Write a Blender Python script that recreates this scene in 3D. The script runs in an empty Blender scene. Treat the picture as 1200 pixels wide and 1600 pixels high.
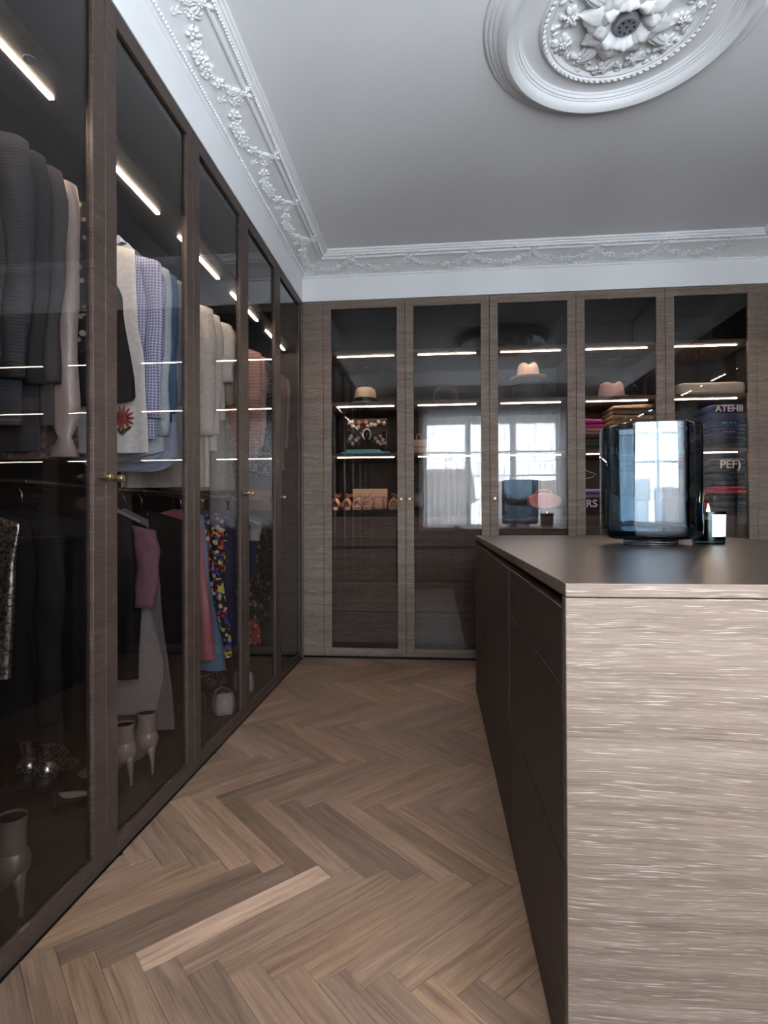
import bpy, bmesh, math, random
from mathutils import Vector, Matrix
random.seed(7)
R = math.radians; PI = math.pi; TAU = 2*math.pi
sc = bpy.context.scene; C = sc.collection

# ------------------------------------------------------------------ camera
F_PX = 868.5
yaw, pitch, roll = R(-5.38), R(.30), R(-.246)
fw = Vector((math.sin(yaw), math.cos(yaw), 0)); rt = Vector((math.cos(yaw), -math.sin(yaw), 0)); up = Vector((0, 0, 1))
fw2 = fw*math.cos(pitch)+up*math.sin(pitch); up2 = up*math.cos(pitch)-fw*math.sin(pitch)
rt3 = rt*math.cos(roll)+up2*math.sin(roll); up3 = up2*math.cos(roll)-rt*math.sin(roll)
cd = bpy.data.cameras.new('camera'); cam = bpy.data.objects.new('camera', cd); C.objects.link(cam)
cd.sensor_fit = 'VERTICAL'; cd.sensor_height = 36; cd.lens = F_PX/1600*36; cd.clip_start = .02
m = Matrix((rt3, up3, -fw2)).transposed().to_4x4(); m.translation = Vector((.9713, 0, 1.0367)); cam.matrix_world = m
sc.camera = cam

# ------------------------------------------------------------------ sky, window daylight, exposure
world = bpy.data.worlds.new('overcast_sky'); sc.world = world; world.use_nodes = True
bg = world.node_tree.nodes['Background']; bg.inputs[0].default_value = (.86, .93, 1.0, 1); bg.inputs[1].default_value = 60.0
pl = bpy.data.lights.new('window_portal', 'AREA'); pl.shape = 'RECTANGLE'; pl.size = 2.15; pl.size_y = 1.75
pl.cycles.is_portal = True
po = bpy.data.objects.new('window_portal', pl); C.objects.link(po); po.location = (1.82, -.42, 1.6); po.rotation_euler = (R(90), 0, 0)
vs = sc.view_settings; vs.view_transform = 'Standard'; vs.look = 'None'; vs.gamma = 1; vs.exposure = 0.0; vs.use_curve_mapping = False
cy = sc.cycles
cy.max_bounces = 14; cy.diffuse_bounces = 5; cy.glossy_bounces = 6; cy.transmission_bounces = 12; cy.transparent_max_bounces = 32
cy.use_denoising = True; cy.sample_clamp_indirect = 6; cy.blur_glossy = .5

# ------------------------------------------------------------------ dimensions (metres)
XR = 3.304      # right wardrobe door plane (left plane is x = 0)
D = 4.0         # back wardrobe door plane
YR = -.25       # rear wall
H = 2.60        # wardrobe height
HC = 2.872      # ceiling
FZ = .045       # wardrobe floor inside

# ------------------------------------------------------------------ materials
def new_mat(name):
    m = bpy.data.materials.new(name); m.use_nodes = True; nt = m.node_tree; nt.nodes.clear()
    out = nt.nodes.new('ShaderNodeOutputMaterial')
    return m, nt, out
def N(nt, t, **k):
    n = nt.nodes.new(t)
    for a, v in k.items():
        if a == 'ins':
            for i, w in v.items(): n.inputs[i].default_value = w
        else: setattr(n, a, v)
    return n
def ramp(nt, stops):
    r = nt.nodes.new('ShaderNodeValToRGB'); e = r.color_ramp.elements
    e[0].position, e[0].color = stops[0][0], (*stops[0][1], 1)
    e[1].position, e[1].color = stops[-1][0], (*stops[-1][1], 1)
    for p, c in stops[1:-1]:
        x = e.new(p); x.color = (*c, 1)
    return r
def plain(name, col, rough=.6, metal=0, noise=.0, nscale=30, bump=0, spec=.5, sheen=0, coord='Object'):
    m, nt, out = new_mat(name); p = N(nt, 'ShaderNodeBsdfPrincipled'); L = nt.links
    p.inputs['Base Color'].default_value = (*col, 1); p.inputs['Roughness'].default_value = rough; p.inputs['Metallic'].default_value = metal
    p.inputs['Specular IOR Level'].default_value = spec; p.inputs['Sheen Weight'].default_value = sheen
    if noise or bump:
        tc = N(nt, 'ShaderNodeTexCoord'); no = N(nt, 'ShaderNodeTexNoise', ins={'Scale': nscale, 'Detail': 4}); L.new(tc.outputs[coord], no.inputs['Vector'])
        if noise:
            a = tuple(max(0, c*(1-noise)) for c in col); b = tuple(min(1, c*(1+noise)) for c in col)
            r = ramp(nt, [(.3, a), (.7, b)]); L.new(no.outputs['Fac'], r.inputs[0]); L.new(r.outputs[0], p.inputs['Base Color'])
        if bump:
            b = N(nt, 'ShaderNodeBump', ins={'Strength': bump, 'Distance': .002}); L.new(no.outputs['Fac'], b.inputs['Height']); L.new(b.outputs[0], p.inputs['Normal'])
    L.new(p.outputs[0], out.inputs[0]); return m
def wood(name, scale, dark, mid, light, streak, rough=.62, bump=.2, spec=.18):
    m, nt, out = new_mat(name); L = nt.links; p = N(nt, 'ShaderNodeBsdfPrincipled')
    g = N(nt, 'ShaderNodeNewGeometry')
    def mp(k):
        v = N(nt, 'ShaderNodeMapping'); v.inputs['Scale'].default_value = k; L.new(g.outputs['Position'], v.inputs['Vector']); return v
    warp = N(nt, 'ShaderNodeTexNoise', ins={'Scale': 3.0, 'Detail': 2}); L.new(g.outputs['Position'], warp.inputs['Vector'])
    wm = N(nt, 'ShaderNodeVectorMath', operation='MULTIPLY_ADD'); L.new(warp.outputs['Color'], wm.inputs[0]); wm.inputs[1].default_value = (.03, .03, .03); L.new(g.outputs['Position'], wm.inputs[2])
    v1 = N(nt, 'ShaderNodeMapping'); v1.inputs['Scale'].default_value = scale; L.new(wm.outputs[0], v1.inputs['Vector'])
    n1 = N(nt, 'ShaderNodeTexNoise', ins={'Scale': 1.0, 'Detail': 6, 'Roughness': .65}); L.new(v1.outputs[0], n1.inputs['Vector'])
    v2 = mp(tuple(s*.12 for s in scale)); n2 = N(nt, 'ShaderNodeTexNoise', ins={'Scale': 1.0, 'Detail': 3}); L.new(v2.outputs[0], n2.inputs['Vector'])
    v3 = N(nt, 'ShaderNodeMapping'); v3.inputs['Scale'].default_value = tuple(s*1.7 for s in scale); L.new(wm.outputs[0], v3.inputs['Vector'])
    n3 = N(nt, 'ShaderNodeTexNoise', ins={'Scale': 1.0, 'Detail': 2}); L.new(v3.outputs[0], n3.inputs['Vector'])
    mx = N(nt, 'ShaderNodeMix', data_type='FLOAT'); mx.inputs[0].default_value = .4; L.new(n1.outputs['Fac'], mx.inputs[2]); L.new(n2.outputs['Fac'], mx.inputs[3])
    r = ramp(nt, [(.34, dark), (.5, mid), (.66, light)]); L.new(mx.outputs[0], r.inputs[0])
    r3 = ramp(nt, [(.60, (0, 0, 0)), (.72, (1, 1, 1))]); L.new(n3.outputs['Fac'], r3.inputs[0])
    mc = N(nt, 'ShaderNodeMix', data_type='RGBA'); L.new(r3.outputs[0], mc.inputs[0]); L.new(r.outputs[0], mc.inputs[6]); mc.inputs[7].default_value = (*streak, 1)
    L.new(mc.outputs[2], p.inputs['Base Color']); p.inputs['Roughness'].default_value = rough; p.inputs['Specular IOR Level'].default_value = spec
    b = N(nt, 'ShaderNodeBump', ins={'Strength': bump, 'Distance': .0015}); L.new(n1.outputs['Fac'], b.inputs['Height']); L.new(b.outputs[0], p.inputs['Normal'])
    L.new(p.outputs[0], out.inputs[0]); return m
WD, WM_, WL, WS = (.062, .042, .032), (.105, .076, .060), (.148, .112, .091), (.245, .20, .17)
M = {}
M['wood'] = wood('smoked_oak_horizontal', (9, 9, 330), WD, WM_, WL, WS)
M['wood_dark'] = wood('shade_darkened_oak', (15, 15, 300), (.018, .011, .008), (.034, .022, .017), (.050, .034, .027), (.085, .064, .052), spec=.25, rough=.5)  # darker copy of the smoked oak, shade of sideways faces put into its colour
M['wood_top'] = wood('smoked_oak_top', (6, 180, 60), (.014, .010, .0085), (.024, .017, .0145), (.032, .024, .020), (.037, .028, .024), rough=.30, bump=.05, spec=.28)
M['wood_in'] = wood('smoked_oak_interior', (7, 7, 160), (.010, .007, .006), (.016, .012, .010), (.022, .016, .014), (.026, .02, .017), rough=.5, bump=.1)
M['white'] = plain('white_paint', (.88, .885, .90), .55)
M['ceil'] = plain('ceiling_paint', (.86, .86, .875), .7)
M['plaster'] = plain('white_plaster', (.87, .87, .885), .5)
M['brass'] = plain('aged_brass', (.26, .19, .10), .4, 1)
M['steel'] = plain('polished_steel', (.62, .60, .58), .22, 1)
M['bronze'] = plain('dark_bronze', (.10, .085, .075), .35, 1)
M['black'] = plain('black_paint', (.012, .011, .011), .5)
M['grille'] = plain('grey_grille', (.16, .16, .17), .5)
M['render_wall'] = plain('house_render', (.34, .32, .31), .8, noise=.1, nscale=2)
M['roof'] = plain('roof_tile', (.20, .15, .13), .8, noise=.2, nscale=6)
def led(name, col, s):
    m, nt, out = new_mat(name); e = N(nt, 'ShaderNodeEmission', ins={0: (*col, 1), 1: s}); nt.links.new(e.outputs[0], out.inputs[0]); return m
M['led'] = led('led_strip', (1, .83, .64), 105)
M['flame'] = led('candle_flame', (1, .62, .25), 24)
def thin_glass(name, tint, f0=.04, rough=0.0, power=5.0):
    m, nt, out = new_mat(name); L = nt.links
    lw = N(nt, 'ShaderNodeLayerWeight', ins={'Blend': .5})
    pw = N(nt, 'ShaderNodeMath', operation='POWER', ins={1: power}); L.new(lw.outputs['Facing'], pw.inputs[0])
    ma = N(nt, 'ShaderNodeMath', operation='MULTIPLY_ADD', ins={1: 1-f0, 2: f0}); L.new(pw.outputs[0], ma.inputs[0])
    t = N(nt, 'ShaderNodeBsdfTransparent', ins={0: (*tint, 1)}); g = N(nt, 'ShaderNodeBsdfGlossy', ins={'Roughness': rough})
    mx = N(nt, 'ShaderNodeMixShader'); L.new(ma.outputs[0], mx.inputs[0]); L.new(t.outputs[0], mx.inputs[1]); L.new(g.outputs[0], mx.inputs[2])
    L.new(mx.outputs[0], out.inputs[0]); return m
M['pane'] = thin_glass('smoked_door_glass', (.80, .775, .77), .042, power=5.0)
M['window_pane'] = thin_glass('window_glass', (.97, .98, .98))
def glass(name, col, ior=1.5, rough=0):
    m, nt, out = new_mat(name); g = N(nt, 'ShaderNodeBsdfGlass', ins={'Color': (*col, 1), 'Roughness': rough, 'IOR': ior}); nt.links.new(g.outputs[0], out.inputs[0]); return m
def vase_mat():
    m, nt, out = new_mat('blue_smoked_glass'); L = nt.links
    g = N(nt, 'ShaderNodeBsdfGlass', ins={'Color': (.93, .96, .98, 1), 'Roughness': 0, 'IOR': 1.75})
    v = N(nt, 'ShaderNodeVolumeAbsorption', ins={'Color': (.12, .50, .72, 1), 'Density': 36})
    L.new(g.outputs[0], out.inputs['Surface']); L.new(v.outputs[0], out.inputs['Volume']); return m
M['vase'] = vase_mat()
M['clear'] = glass('clear_crystal', (.97, .98, .98), 1.52)
def curtain_mat():
    m, nt, out = new_mat('sheer_voile'); L = nt.links
    tr = N(nt, 'ShaderNodeBsdfTransparent'); tl = N(nt, 'ShaderNodeBsdfTranslucent', ins={0: (.93, .94, .95, 1)}); df = N(nt, 'ShaderNodeBsdfDiffuse', ins={0: (.93, .94, .95, 1)})
    a = N(nt, 'ShaderNodeMixShader', ins={0: .22}); L.new(tl.outputs[0], a.inputs[1]); L.new(df.outputs[0], a.inputs[2])
    lw = N(nt, 'ShaderNodeLayerWeight', ins={'Blend': .5}); r = N(nt, 'ShaderNodeMapRange', ins={1: 0, 2: 1, 3: .60, 4: .97}); L.new(lw.outputs['Facing'], r.inputs[0])
    b = N(nt, 'ShaderNodeMixShader'); L.new(r.outputs[0], b.inputs[0]); L.new(tr.outputs[0], b.inputs[1]); L.new(a.outputs[0], b.inputs[2])
    L.new(b.outputs[0], out.inputs[0]); return m
M['voile'] = curtain_mat()
def floor_mat():
    m, nt, out = new_mat('oak_plank'); L = nt.links; p = N(nt, 'ShaderNodeBsdfPrincipled')
    uv = N(nt, 'ShaderNodeUVMap', uv_map='UVMap'); at = N(nt, 'ShaderNodeAttribute', attribute_name='tone')
    def noise(sc_, **k):
        v = N(nt, 'ShaderNodeMapping'); v.inputs['Scale'].default_value = sc_; L.new(uv.outputs[0], v.inputs['Vector'])
        n = N(nt, 'ShaderNodeTexNoise', ins=k); L.new(v.outputs[0], n.inputs['Vector']); return n
    n1 = noise((7, 170, 1), Scale=1.0, Detail=6.0, Roughness=.7, Distortion=.6)
    n2 = noise((2.2, 26, 1), Scale=1.0, Detail=3.0, Distortion=1.6)
    mx = N(nt, 'ShaderNodeMix', data_type='FLOAT'); mx.inputs[0].default_value = .5; L.new(n1.outputs['Fac'], mx.inputs[2]); L.new(n2.outputs['Fac'], mx.inputs[3])
    r = ramp(nt, [(.32, (.082, .047, .030)), (.46, (.152, .091, .059)), (.56, (.198, .122, .081)), (.70, (.265, .173, .118))]); L.new(mx.outputs[0], r.inputs[0])
    hs = N(nt, 'ShaderNodeMix', data_type='RGBA', blend_type='MULTIPLY'); hs.inputs[0].default_value = 1; L.new(r.outputs[0], hs.inputs[6]); L.new(at.outputs['Color'], hs.inputs[7])
    L.new(hs.outputs[2], p.inputs['Base Color']); p.inputs['Roughness'].default_value = .46
    b = N(nt, 'ShaderNodeBump', ins={'Strength': .18, 'Distance': .001}); L.new(n1.outputs['Fac'], b.inputs['Height']); L.new(b.outputs[0], p.inputs['Normal'])
    L.new(p.outputs[0], out.inputs[0]); return m
M['floor'] = floor_mat()

# ------------------------------------------------------------------ helpers
W = {}                                       # world origin of every object built
class B:
    """collects vertices and faces of ONE mesh, in world coordinates"""
    def __init__(s): s.v = []; s.f = []
    def add(s, v, f):
        o = len(s.v); s.v += [tuple(p) for p in v]; s.f += [tuple(i+o for i in q) for q in f]; return s
    def box(s, x0, x1, y0, y1, z0, z1):
        if x0 > x1: x0, x1 = x1, x0
        if y0 > y1: y0, y1 = y1, y0
        if z0 > z1: z0, z1 = z1, z0
        v = [(x, y, z) for z in (z0, z1) for y in (y0, y1) for x in (x0, x1)]
        return s.add(v, [(0, 2, 3, 1), (4, 5, 7, 6), (0, 1, 5, 4), (2, 6, 7, 3), (0, 4, 6, 2), (1, 3, 7, 5)])
    def loft(s, loops, cap0=True, cap1=True, closed=True):
        n = len(loops[0]); v = [p for l in loops for p in l]; f = []
        for i in range(len(loops)-1):
            for j in range(n if closed else n-1):
                a, b = i*n+j, i*n+(j+1) % n; f.append((a, b, b+n, a+n))
        if closed and cap0: f.append(tuple(range(n))[::-1])
        if closed and cap1: f.append(tuple((len(loops)-1)*n+j for j in range(n)))
        return s.add(v, f)
    def tube(s, path, r, n=8, flat=1.0, cap=True):
        path = [Vector(p) for p in path]; loops = []
        rs = r if isinstance(r, (list, tuple)) else [r]*len(path); ref = Vector((0, 0, 1))
        for i, p in enumerate(path):
            t = (path[min(i+1, len(path)-1)]-path[max(i-1, 0)]).normalized()
            a = t.cross(ref)
            if a.length < .15: a = t.cross(Vector((1, 0, 0)))
            a.normalize(); b = a.cross(t).normalized()
            if i and a.dot(pa) < 0: a = -a; b = -b
            pa = a
            loops.append([p+a*math.cos(k*TAU/n)*rs[i]+b*math.sin(k*TAU/n)*rs[i]*flat for k in range(n)])
        return s.loft(loops, cap, cap)
    def lathe(s, prof, c, n=24, sx=1, sy=1, cap0=True, cap1=True):
        return s.loft([[(c[0]+r*sx*math.cos(k*TAU/n), c[1]+r*sy*math.sin(k*TAU/n), c[2]+z) for k in range(n)] for r, z in prof], cap0, cap1)
    def ell(s, c, r, m=None, n=8, k=5):
        c = Vector(c); v = []; f = []
        for i in range(k+1):
            ph = PI*i/k
            for j in range(n):
                p = Vector((r[0]*math.sin(ph)*math.cos(TAU*j/n), r[1]*math.sin(ph)*math.sin(TAU*j/n), r[2]*math.cos(ph)))
                v.append(c+(m @ p if m else p))
        for i in range(k):
            for j in range(n): f.append((i*n+j, (i+1)*n+j, (i+1)*n+(j+1) % n, i*n+(j+1) % n))
        return s.add(v, f)
    def build(s, name, mat, parent=None, smooth=False, bevel=0, weld=False, origin=None):
        vs_ = s.v; n = len(vs_)
        if origin is None:
            lo = [min(p[i] for p in vs_) for i in range(3)]; hi = [max(p[i] for p in vs_) for i in range(3)]
            origin = ((lo[0]+hi[0])/2, (lo[1]+hi[1])/2, lo[2])
        o_ = Vector(origin)
        me = bpy.data.meshes.new(name); me.from_pydata([Vector(p)-o_ for p in vs_], [], s.f)
        bm = bmesh.new(); bm.from_mesh(me)
        if weld: bmesh.ops.remove_doubles(bm, verts=bm.verts, dist=1e-5)
        bmesh.ops.recalc_face_normals(bm, faces=bm.faces)
        if bevel: bmesh.ops.bevel(bm, geom=list(bm.edges), offset=bevel, segments=1, affect='EDGES', clamp_overlap=True)
        bm.to_mesh(me); bm.free()
        if smooth: me.shade_smooth()
        me.materials.append(mat if not isinstance(mat, str) else M[mat])
        return place(name, me, o_, parent)
def place(name, me, w, parent=None, mat=None):
    o = bpy.data.objects.new(name, me); C.objects.link(o); w = Vector(w); W[o.name] = w
    if parent: o.parent = parent
    base = W[parent.name] if parent else Vector((0, 0, 0))
    if mat is not None:
        o.matrix_local = Matrix.Translation(w-base) @ mat
    else: o.location = w-base
    return o
def tag(o, label, cat, group=None):
    o['label'] = label; o['category'] = cat
    if group: o['group'] = group
    return o
def thing(name, label, cat, loc, group=None):
    o = bpy.data.objects.new(name, None); o.empty_display_size = .1; C.objects.link(o); o.location = loc; W[o.name] = Vector(loc)
    return tag(o, label, cat, group)
def struct(o): o['kind'] = 'structure'; return o
def autosmooth(o, a=40):
    me = o.data; me.shade_smooth()
    try: me.set_sharp_from_angle(angle=R(a))
    except Exception: pass
    return o

# ------------------------------------------------------------------ room shell
struct(B().box(-.70, XR+.70, YR-.06, D+.70, HC, HC+.12).build('ceiling', 'ceil'))
floor = struct(B().box(-.70, XR+.70, YR-.06, D+.70, -.12, -.014).build('floor', 'black'))
struct(B().box(-.74, -.66, YR-.3, D+.74, -.1, HC+.1).build('wall_left', 'white'))
struct(B().box(XR+.66, XR+.74, YR-.3, D+.74, -.1, HC+.1).build('wall_right', 'white'))
struct(B().box(-.74, XR+.74, D+.66, D+.74, -.1, HC+.1).build('wall_back', 'white'))
WX0, WX1, WZ0, WZ1 = .79, 2.79, .84, 2.46
wb = B()
for a in ((-.74, WX0, -.1, HC), (WX1, XR+.74, -.1, HC), (WX0, WX1, -.1, WZ0), (WX0, WX1, WZ1, HC)):
    wb.box(a[0], a[1], YR-.28, YR, a[2], a[3])
wall_rear = struct(wb.build('wall_rear', 'white'))
# dark veneer panelling on the rear wall, round the window
for k, (a, b, c_, d_) in enumerate(((0.0, .72, .02, H), (2.88, XR, .02, H), (.72, 2.88, .02, .80))):
    B().box(a+.002, b-.002, YR+.001, YR+.021, c_, d_).build('wall_panel', 'wood', wall_rear)
# frieze: white band above the wardrobes, one on each side
struct(B().box(-.10, 0, YR, D, H+.003, 2.80).build('trim_1', 'white'))
struct(B().box(-.10, XR+.1, D, D+.1, H+.003, 2.80).build('trim_2', 'white'))
struct(B().box(XR, XR+.10, YR, D, H+.003, 2.80).build('trim_3', 'white'))
struct(B().box(-.10, XR+.1, YR-.02, YR+.022, H+.003, 2.80).build('trim_4', 'white'))

# cornice: four mitred mouldings
prof = [(0, 2.772), (.008, 2.774), (.011, 2.780), (.008, 2.786), (.014, 2.790), (.05, 2.798), (.09, 2.808), (.13, 2.821), (.165, 2.835),
        (.168, 2.826), (.174, 2.823), (.180, 2.826), (.183, 2.838), (.196, 2.843), (.197, 2.838), (.208, 2.836), (.212, 2.846), (.220, 2.848), (.223, 2.858), (.231, 2.860), (.233, 2.874)]
yr = YR+.022
def side_pt(side, d, t):        # t = 0 / 1 are the mitred ends
    if side == 0: return (d, (yr+d)*(1-t)+(D-d)*t)
    if side == 1: return (d*(1-t)+(XR-d)*t, D-d)
    if side == 2: return (XR-d, (D-d)*(1-t)+(yr+d)*t)
    return ((XR-d)*(1-t)+d*t, yr+d)
def flower(b, c, r, m, petals=5):
    for k in range(petals):
        a = TAU*k/petals; q = m @ Vector((math.cos(a)*r*.6, math.sin(a)*r*.6, 0))
        b.ell(Vector(c)+q, (r*.42, r*.36, r*.26), m @ Matrix.Rotation(a, 3, 'Z'), 6, 4)
    b.ell(c, (r*.28, r*.28, r*.38), m, 6, 4)
def leaf(b, c, l, a, m, w=.34):
    mm = m @ Matrix.Rotation(a, 3, 'Z'); b.ell(Vector(c)+mm @ Vector((l*.5, 0, 0)), (l*.5, l*w*.5, l*.16), mm, 6, 4)
def pz(d): return 2.790+(d-.014)/.151*.045-.002
# one swag, local axes: X along the wall, Y into the room, Z up, hung below the panel
P = .4185
sw = B(); rs = random.Random(3); tilt = Matrix.Rotation(math.atan2(.045, .151), 3, 'X') @ Matrix.Rotation(PI, 3, 'X')
path = []
for i in range(15):
    s = i/14; d = .150-.082*math.sin(PI*s)**.75; path.append((s*P, d))
for i, (s, d) in enumerate(path):
    if 0 < i < 14:
        r = .0200+.008*math.sin(PI*i/14)+rs.uniform(-.003, .003)
        off = rs.uniform(-.010, .010)
        if i % 2 or i in (6, 8): flower(sw, (s, d+off, pz(d)-.008), r, tilt)
        for q in range(3):
            a = rs.uniform(0, TAU); leaf(sw, (s+rs.uniform(-.01, .01), d+rs.uniform(-.012, .012), pz(d)-.004), .034, a, tilt)
sw.tube([(s, d, pz(d)-.004) for s, d in path], .004, 5)
# ribbon knot and drop at the hanging point
for a in (-.9, -.35, .35, .9, PI-.6, PI+.6): leaf(sw, (0, .160, pz(.165)-.004), .062, PI/2+a*.9, tilt, .42)
flower(sw, (0, .168, 2.822), .017, tilt)
for i in range(6):
    d = .150-i*.019; x = .006*math.sin(i*1.7)
    if i % 2 == 0: flower(sw, (x, d, pz(max(d, .02))-.005), .0135-.001*i, tilt)
    for q in (-1, 1): leaf(sw, (x, d, pz(max(d, .02))-.003), .024, -PI/2+q*.8, tilt)
sw_me = None
MATX = {0: Matrix(((0, 1, 0), (-1, 0, 0), (0, 0, 1))), 1: Matrix(((-1, 0, 0), (0, -1, 0), (0, 0, 1))), 2: Matrix(((0, -1, 0), (1, 0, 0), (0, 0, 1))), 3: Matrix(((1, 0, 0), (0, 1, 0), (0, 0, 1)))}
bead_n = {0: 0, 1: 0}
for side in range(4):
    L_ = [[(*side_pt(side, d, t), z) for d, z in prof] for t in (0, 1)]
    tr = struct(B().loft(L_, closed=False).build('trim_%d' % (5+side), 'plaster')); autosmooth(tr, 28)
    # two rows of little beads, far too many to count
    bb = B(); ln = (D-yr) if side in (0, 2) else XR
    for (d, z, step, rr) in ((.2025, 2.8365, .0145, .0070), (.022, 2.7905, .0165, .0068)):
        n = int((ln-2*d)/step)
        for k in range(n):
            x, y = side_pt(side, d, (k+.5)/n); bb.ell((x, y, z), (rr, rr, rr*.9), None, 5, 3)
    bo = bb.build('bead_row', 'plaster', tr, smooth=True); bo['kind'] = 'stuff'
    Mx = MATX[side]
    if side in (0, 2): starts = [3.955-.0-P*k for k in range(9)]
    else: starts = [.375+.4185*k for k in range(-0, 7)]
    for s in starts:
        if side == 0: w = (0, s-.0, 0)
        elif side == 1: w = (s+P*.0+.0, D, 0)
        elif side == 2: w = (XR, s-P, 0)
        else: w = (s, yr, 0)
        if side == 1: w = (s, D, 0)
        if side == 0 and s-P < yr+.1: continue
        if side == 2 and s-P < yr+.1: continue
        if sw_me is None:
            o = sw.build('garland', 'plaster', None, smooth=True, origin=(0, 0, 0)); sw_me = o.data; bpy.data.objects.remove(o)
        place('garland', sw_me, w, tr, Mx.to_4x4())

# ------------------------------------------------------------------ ceiling rosette
RX, RY = 1.672, 2.096
ros = thing('ceiling_rosette', 'round white plaster ceiling rosette with acanthus leaves and moulded rings', 'ceiling rosette', (RX, RY, HC))
def ring(name, pts, n=96, parent=ros):
    o = B().loft([[(RX+r*math.cos(k*TAU/n), RY+r*math.sin(k*TAU/n), HC-z) for k in range(n)] for r, z in pts], False, False).build(name, 'plaster', parent); return autosmooth(o, 35)
ring('outer_moulding', [(.512, 0), (.512, .010), (.505, .014), (.499, .012), (.497, .018), (.489, .023), (.482, .020), (.480, .027), (.470, .032), (.462, .028)])
ring('torus_moulding', [(.464, .0), (.464, .028), (.458, .042), (.445, .056), (.428, .062), (.412, .056), (.402, .044), (.399, .034), (.393, .036), (.389, .030), (.383, .031), (.378, .022), (.374, .022), (.372, .012), (.300, .012)])
ring('inner_moulding', [(.306, .012), (.304, .024), (.297, .030), (.284, .030), (.280, .024), (.272, .026), (.266, .020), (.262, .013), (.02, .013)])
def polar(r, a, z): return Vector((RX+r*math.cos(a), RY+r*math.sin(a), HC-z))
b = B(); n = 76
for k in range(n):
    a = TAU*k/n; mm = Matrix.Rotation(a+PI/2+.5, 3, 'Z'); b.ell(polar(.2905, a, .031), (.0125, .006, .006), mm, 6, 4)
o = b.build('leaf_border', 'plaster', ros, smooth=True); o['kind'] = 'stuff'
def acanthus(a, r0, r1, wmax, lift, curl, lobes, name='acanthus_leaf'):
    """one leaf, root at radius r0, tip at r1, lobed rim, cupped and curled"""
    nu, nv = 15, 8; top = []; rad = Vector((math.cos(a), math.sin(a), 0)); tan = Vector((-math.sin(a), math.cos(a), 0))
    b = B(); V = []; Fc = []
    for sgn in (1, -1):
        base = len(V)
        for i in range(nu+1):
            s = i/nu; env = math.sin(PI*min(1, s*.92+.10))**.65*(1-.25*s)
            w = wmax*env*(1+.22*abs(math.sin(PI*lobes*s))-.12); cr = r0+(r1-r0)*(s-.10*math.sin(PI*s)*0); h = .014+lift*math.sin(PI*min(s*1.05, 1))**.8+curl*max(0, s-.72)*2.2
            for j in range(nv+1):
                t = j/nv*2-1; y = w*t; z = h-.55*abs(t)**1.6*lift*.6+.0045*math.cos(t*PI*3.0)*env + (.010 if sgn > 0 else 0)
                p = Vector((RX, RY, HC))+rad*(cr-.20*abs(t)*wmax*s)+tan*y; p.z = HC-max(z if sgn > 0 else .010, .010); V.append(p)
        for i in range(nu):
            for j in range(nv):
                q = base+i*(nv+1)+j; Fc.append((q, q+1, q+nv+2, q+nv+1))
    b.add(V, Fc); o = b.build(name, 'plaster', ros, smooth=True); return o
for k in range(8): acanthus(TAU*k/8+.2, .050, .172 if k % 2 else .188, .062, .036, .014, 4.5)
for k in range(8): acanthus(TAU*(k+.5)/8+.2, .046, .135, .044, .050, .016, 3.5)
for k in range(4): acanthus(TAU*k/4+.2+PI/8, .10, .245, .026, .020, .006, 6, 'pointed_leaf')
rr_ = random.Random(11)
for k in range(12):
    a = TAU*k/12+.1; b = B(); base = polar(.205+.02*(k % 2), a, .022); mm = Matrix.Rotation(PI, 3, 'X')
    flower(b, base, .030+.006*(k % 2), mm, 6); flower(b, base+Vector((0, 0, -.010)), .018, mm, 5)
    for q in range(6): leaf(b, base, .052, rr_.uniform(0, TAU), mm, .5)
    b.build('rose', 'plaster', ros, smooth=True)
for k in range(24):
    a = TAU*k/24+.05; b = B(); mm = Matrix.Rotation(PI, 3, 'X')
    for q in range(4):
        c = polar(.222+.012*q*(1 if k % 2 else .6), a+.03*q*(1 if k % 2 else -1), .018); leaf(b, c, .034, rr_.uniform(0, TAU), mm, .6)
    b.build('sprig', 'plaster', ros, smooth=True)
b = B().lathe([(.0, -.058), (.038, -.058), (.044, -.054), (.046, -.046), (.05, -.040), (.05, -.008)], (RX, RY, HC), 32, cap0=False, cap1=False); b.build('vent_cap', 'grille', ros, smooth=False)
for k in range(9):
    a = TAU*k/8; r_ = .026 if k < 8 else 0
    B().lathe([(0, -.0595), (.0045, -.0595), (.005, -.057)], (RX+r_*math.cos(a), RY+r_*math.sin(a), HC), 10, cap0=False).build('vent_hole', 'black', ros)

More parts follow.
